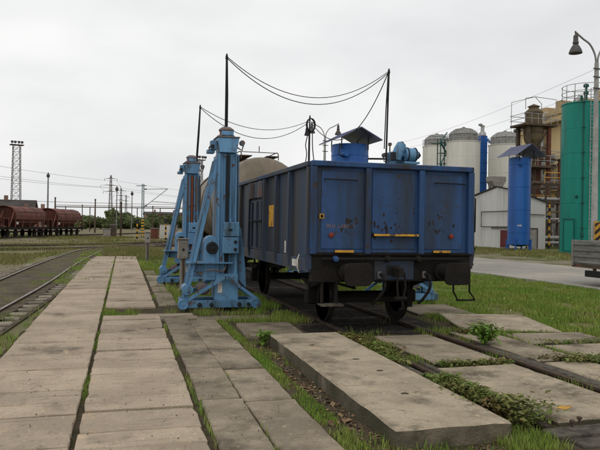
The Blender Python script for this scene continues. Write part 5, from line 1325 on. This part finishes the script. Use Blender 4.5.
# right-hand meadow
zone(6.4, 14.35, 8, 24, 1150, thr=.30, ns=.9, hmin=.02, hmax=.13, wid=.013)
zone(8.2, 14.35, 3, 8, 700, thr=.05, ns=.5, hmin=.05, hmax=.16, wid=.012)
zone(6.4, 14.35, 24, 60, 160, hmin=.08, hmax=.22, wid=.03)
# strip between old slabs and raised slab, seams
zone(1.86, 2.08, 4.2, 12.2, 5200, thr=.33, ns=1.3, seed=5, hmin=.02, hmax=.085)
zone(2.08, 2.34, 4.2, 10, 1500, thr=.58, ns=1.3, seed=6, hmin=.03, hmax=.10)
zone(1.27, 1.40, 4.0, 12.2, 3200, thr=.54, ns=1.5, seed=9, hmin=.03, hmax=.11)
zone(.85, 1.02, 4.5, 12.3, 2200, thr=.52, ns=1.0, seed=11, hmin=.03, hmax=.09)
zone(-.38, .1, 4.4, 16, 5200, thr=.50, ns=.7, seed=13, hmin=.02, hmax=.055)
zone(-.2, .5, 16, 36, 1200, thr=.5, ns=.5, seed=13, hmin=.04, hmax=.12, wid=.012)
zone(.0, 1.05, 12.8, 14.6, 1500, thr=.42, ns=1.6, seed=17, hmin=.03, hmax=.1)
# round the jacks and under the wagons
for yj in joints[1:8]:
    zone(-1.5, .85, yj - .09, yj + .09, 2200, thr=.50, ns=1.6, seed=60, hmin=.015, hmax=.05)
zone(1.0, 3.7, 11.6, 16.5, 1500, thr=.46, ns=1.0, seed=21, hmin=.03, hmax=.14, wid=.009)
zone(1.2, 2.6, 14.5, 32, 560, thr=.42, ns=.6, seed=23, hmin=.05, hmax=.22, wid=.013)
zone(2.9, 6.6, 9.6, 12.0, 520, thr=.58, ns=1.1, seed=25, hmin=.03, hmax=.12, wid=.009)
zone(2.5, 3.5, 13.5, 34, 260, thr=.46, ns=.7, seed=27, hmin=.06, hmax=.22, wid=.014)
zone(5.9, 7.0, 13.0, 34, 260, thr=.40, ns=.7, seed=28, hmin=.06, hmax=.22, wid=.014)
# between the crossing slabs
zone(3.44, 4.2, 5.0, 9.9, 1800, thr=.50, ns=1.4, seed=31, hmin=.03, hmax=.12)
zone(5.2, 6.5, 5.0, 10.4, 1300, thr=.46, ns=1.3, seed=33, hmin=.03, hmax=.12)
zone(6.3, 8.3, 6.0, 12.2, 1200, thr=.44, ns=1.2, seed=35, hmin=.03, hmax=.12, wid=.009)
zone(3.2, 3.75, 4.5, 5.4, 4200, thr=.36, ns=2.0, seed=37, hmin=.03, hmax=.11)
zone(2.2, 3.75, 4.2, 5.0, 1500, thr=.52, ns=2.0, seed=38, hmin=.02, hmax=.08)
zone(-3.6, -1.9, 8, 40, 160, thr=.55, ns=.8, seed=44, hmin=.03, hmax=.12, wid=.012)
# verge between path and left track
zone(-2.3, -1.1, 9, 24, 420, thr=.50, ns=.7, seed=41, hmin=.04, hmax=.14, wid=.010)
zone(-1.6, -.5, 20, 42, 420, thr=.40, ns=.5, seed=43, hmin=.05, hmax=.18, wid=.016)
x, y_, h, w_ = [np.concatenate(q) for q in zip(*acc)]
blades('grass', x, y_, h, w_, 'grass', 'green grass growing round the slabs, jacks and in the meadow')
acc = []
zone(-16, 3.5, 36, 60, 55, thr=.48, ns=.22, seed=51, hmin=.04, hmax=.12, wid=.05)
zone(-30, 14, 60, 110, 18, thr=.48, ns=.12, seed=53, hmin=.06, hmax=.16, wid=.10)
zone(-9, -3.7, 12, 40, 120, thr=.48, ns=.35, seed=55, hmin=.05, hmax=.16, wid=.03)
zone(26.5, 36, 20, 62, 55, thr=.30, ns=.25, seed=57, hmin=.08, hmax=.2, wid=.06)
zone(-.5, 4, 33, 48, 300, thr=.38, ns=.4, seed=59, hmin=.08, hmax=.3, wid=.02)
x, y_, h, w_ = [np.concatenate(q) for q in zip(*acc)]
blades('yard_grass', x, y_, h, w_, 'grass_dry', 'patchy pale grass over the yard and the far roadside')

def leaves(name, x, y, z, size, m_, label, cat, kind='stuff', flat=.6, loc=(0, 0, 0)):
    n = len(x); a = rng.uniform(0, 2 * PI, n); t = rng.uniform(-flat, flat, n)
    d = np.c_[np.cos(a), np.sin(a), t]; s_ = np.c_[-np.sin(a), np.cos(a), rng.uniform(-flat, flat, n)]
    sz = (size * rng.choice([.45, .7, 1.0, 1.4, 1.9], n, p=[.2, .3, .3, .15, .05]) * rng.uniform(.8, 1.2, n))[:, None]; p = np.c_[x, y, z]
    V = np.stack([p, p + d * sz * .5 + s_ * sz * .32 + [0, 0, .0], p + d * sz, p + d * sz * .5 - s_ * sz * .32], 1)
    V[:, 2, 2] -= sz[:, 0] * .15; V = V.reshape(-1, 3)
    q = np.arange(n)[:, None] * 4
    return tag(link(name, tri_mesh(name, V, np.concatenate([q + [0, 1, 2], q + [0, 2, 3]], 0), m_), None, loc), label, cat, kind=kind)
def weed_zone(pts, n, hh, wob=.16):
    # weeds creeping along a polyline
    P_ = np.array(pts, float); i = rng.integers(0, len(P_) - 1, n); t = rng.random(n)[:, None]
    q = P_[i] * (1 - t) + P_[i + 1] * t; r_ = q[:, 2] if P_.shape[1] > 2 else np.full(n, wob)
    x = q[:, 0] + rng.normal(0, 1, n) * r_ * .5; y = q[:, 1] + rng.normal(0, 1, n) * r_ * .5
    m_ = vnoise(x, y, 3.0, 71); k = m_ > .33; x, y, m_ = x[k], y[k], m_[k]
    return x, y, rng.uniform(0, 1, len(x)) ** .8 * hh * (.4 + m_) - .02
X = []
for pts, n, hh in (([(3.72, 9.7, .34), (3.68, 8.7, .30), (3.6, 7.7, .15)], 6800, .13), ([(3.6, 6.3, .16), (3.72, 5.7, .30), (3.74, 5.2, .30)], 9000, .24), ([(6.2, 6.4, .3), (7.0, 6.9, .25)], 1500, .10), ([(5.6, 6.2, .1), (5.7, 5.2, .16)], 900, .08), ([(3.62, 6.9, .10), (3.6, 6.5, .1)], 900, .09),
                   ([(4.15, 7.55, .1), (5.2, 7.52, .1)], 1300, .06), ([(5.72, 7.55, .16), (6.5, 7.4, .2), (7.2, 7.25, .2)], 2200, .09), ([(5.6, 9.9, .2), (6.4, 9.75, .2)], 1500, .10), ([(6.7, 8.7, .14), (7.9, 8.6, .15)], 900, .08),
                   ([(2.2, 9.9, .14), (2.35, 9.65, .12)], 1200, .16), ([(6.0, 5.3, .2), (6.6, 5.6, .2)], 900, .08)):
    X.append(weed_zone(pts, n, hh))
x, y_, z = [np.concatenate(q) for q in zip(*X)]
leaves('weeds', x, y_, z, .042, 'weed_leaf', 'low reddish green weeds creeping along the rails and slab edges', 'weeds')
# one upright leafy weed bush by the right rail, and smaller ones
def bush(label, loc, r_, h, n):
    Bs = thing('weed_plant', label, 'plant', loc, 0, 'upright weed plants on the crossing')
    st_ = MB()
    tips = []
    for k in range(9):
        a = k * 2.4; rr = r_ * random.uniform(.3, .8); hz = h * random.uniform(.6, 1.0)
        st_.tube([(0, 0, -.06), (rr * .4 * math.cos(a), rr * .4 * math.sin(a), hz * .5), (rr * math.cos(a), rr * math.sin(a), hz)], [.007, .005, .003], 5); tips.append((rr * math.cos(a), rr * math.sin(a), hz))
    st_.build('stem', 'bush_leaf', Bs)
    i = rng.integers(0, 9, n); t = rng.uniform(.25, 1.05, n); tp = np.array(tips)[i]
    x = tp[:, 0] * t + rng.normal(0, r_ * .16, n); y = tp[:, 1] * t + rng.normal(0, r_ * .16, n); z = tp[:, 2] * t + rng.normal(0, h * .06, n)
    o = leaves('foliage', x, y, np.maximum(z, -.02), .07, 'bush_leaf', None, None, None, .7); o.parent = Bs
bush('bright green leafy weed bush beside the right-hand rail', (5.62, 8.78, 0), .30, .34, 520)
bush('small weed tuft between the leafy bush and the meadow', (6.15, 9.75, 0), .2, .16, 160)
bush('small leafy weed at the far left corner of the raised slab', (2.28, 9.6, 0), .16, .2, 140)
# dead leaves along the raised slab
x, y_, _ = scatter(2.0, 2.40, 4.3, 9.6, 700, thr=.2, ns=1.5, seed=81); leaves('dead_leaves', x, y_, np.full(len(x), -.045), .045, 'litter', 'dead brown leaves strewn along the raised slab', 'leaves', 'stuff', .5)
x, y_, _ = scatter(2.2, 3.7, 4.0, 5.0, 300, thr=.2, ns=1.5, seed=83); leaves('fallen_leaves', x, y_, np.full(len(x), -.045), .04, 'litter', 'dead brown leaves before the raised slab end', 'leaves', 'stuff', .5)
# ballast stones of the left track
n = 9000; t = rng.uniform(3, 45, n); cx = np.interp(t, [p.y for p in lc], [p.x for p in lc]); x = cx + rng.normal(0, .62, n)
oc = np.array([(1, 0, 0), (-1, 0, 0), (0, 1, 0), (0, -1, 0), (0, 0, 1), (0, 0, -1)], float); fc = np.array([(0, 2, 4), (2, 1, 4), (1, 3, 4), (3, 0, 4), (2, 0, 5), (1, 2, 5), (3, 1, 5), (0, 3, 5)])
s_ = rng.uniform(.008, .026, n); V = oc[None] * s_[:, None, None] * rng.uniform(.6, 1.3, (n, 6, 1)) + np.c_[x, t, np.full(n, -.04)][:, None, :]
tag(link('gravel', tri_mesh('gravel', V.reshape(-1, 3), (fc[None] + np.arange(n)[:, None, None] * 6).reshape(-1, 3), 'ballast')), 'grey track gravel between the left rails', 'gravel', kind='stuff')
n = 5000; x = rng.uniform(1.9, 7.5, n); t = rng.uniform(4, 14, n); k = offslab(x, t, .01); x, t = x[k], t[k]; n = len(x)
s_ = rng.uniform(.005, .018, n); V = oc[None] * s_[:, None, None] * rng.uniform(.6, 1.3, (n, 6, 1)) + np.c_[x, t, np.full(n, -.05)][:, None, :]
tag(link('pebbles', tri_mesh('pebbles', V.reshape(-1, 3), (fc[None] + np.arange(n)[:, None, None] * 6).reshape(-1, 3), 'ballast')), 'loose pebbles in the dirt round the crossing slabs', 'gravel', kind='stuff')

# crumbs of dirt and small stones lying on the path slabs
n = 1500; x = rng.uniform(-1.5, 2.0, n); t = 4.2 + rng.random(n) ** 1.6 * 20; s_ = .0015 + .006 * rng.random(n) ** 3
V = oc[None] * s_[:, None, None] * rng.uniform(.6, 1.3, (n, 6, 1)) + np.c_[x, t, np.full(n, .003)][:, None, :]
tag(link('grit', tri_mesh('grit', V.reshape(-1, 3), (fc[None] + np.arange(n)[:, None, None] * 6).reshape(-1, 3), 'path_dirt')), 'dark grit scattered over the concrete path', 'grit', kind='stuff')
# dandelions in the meadow
n = 260; x = rng.uniform(6.6, 14.2, n); y_ = rng.uniform(8.5, 22, n); k = offslab(x, y_, .05)
mat('dandelion', (0.75, 0.55, 0.04), (0.7, 0.68, 0.6), rough=0.7, scale=2, rnd=0, bump=0, island=.2)
leaves('dandelions', x[k], y_[k], rng.uniform(.02, .07, k.sum()), .035, 'dandelion', 'tiny yellow and white flower heads dotted over the meadow', 'flowers', 'stuff', .2)
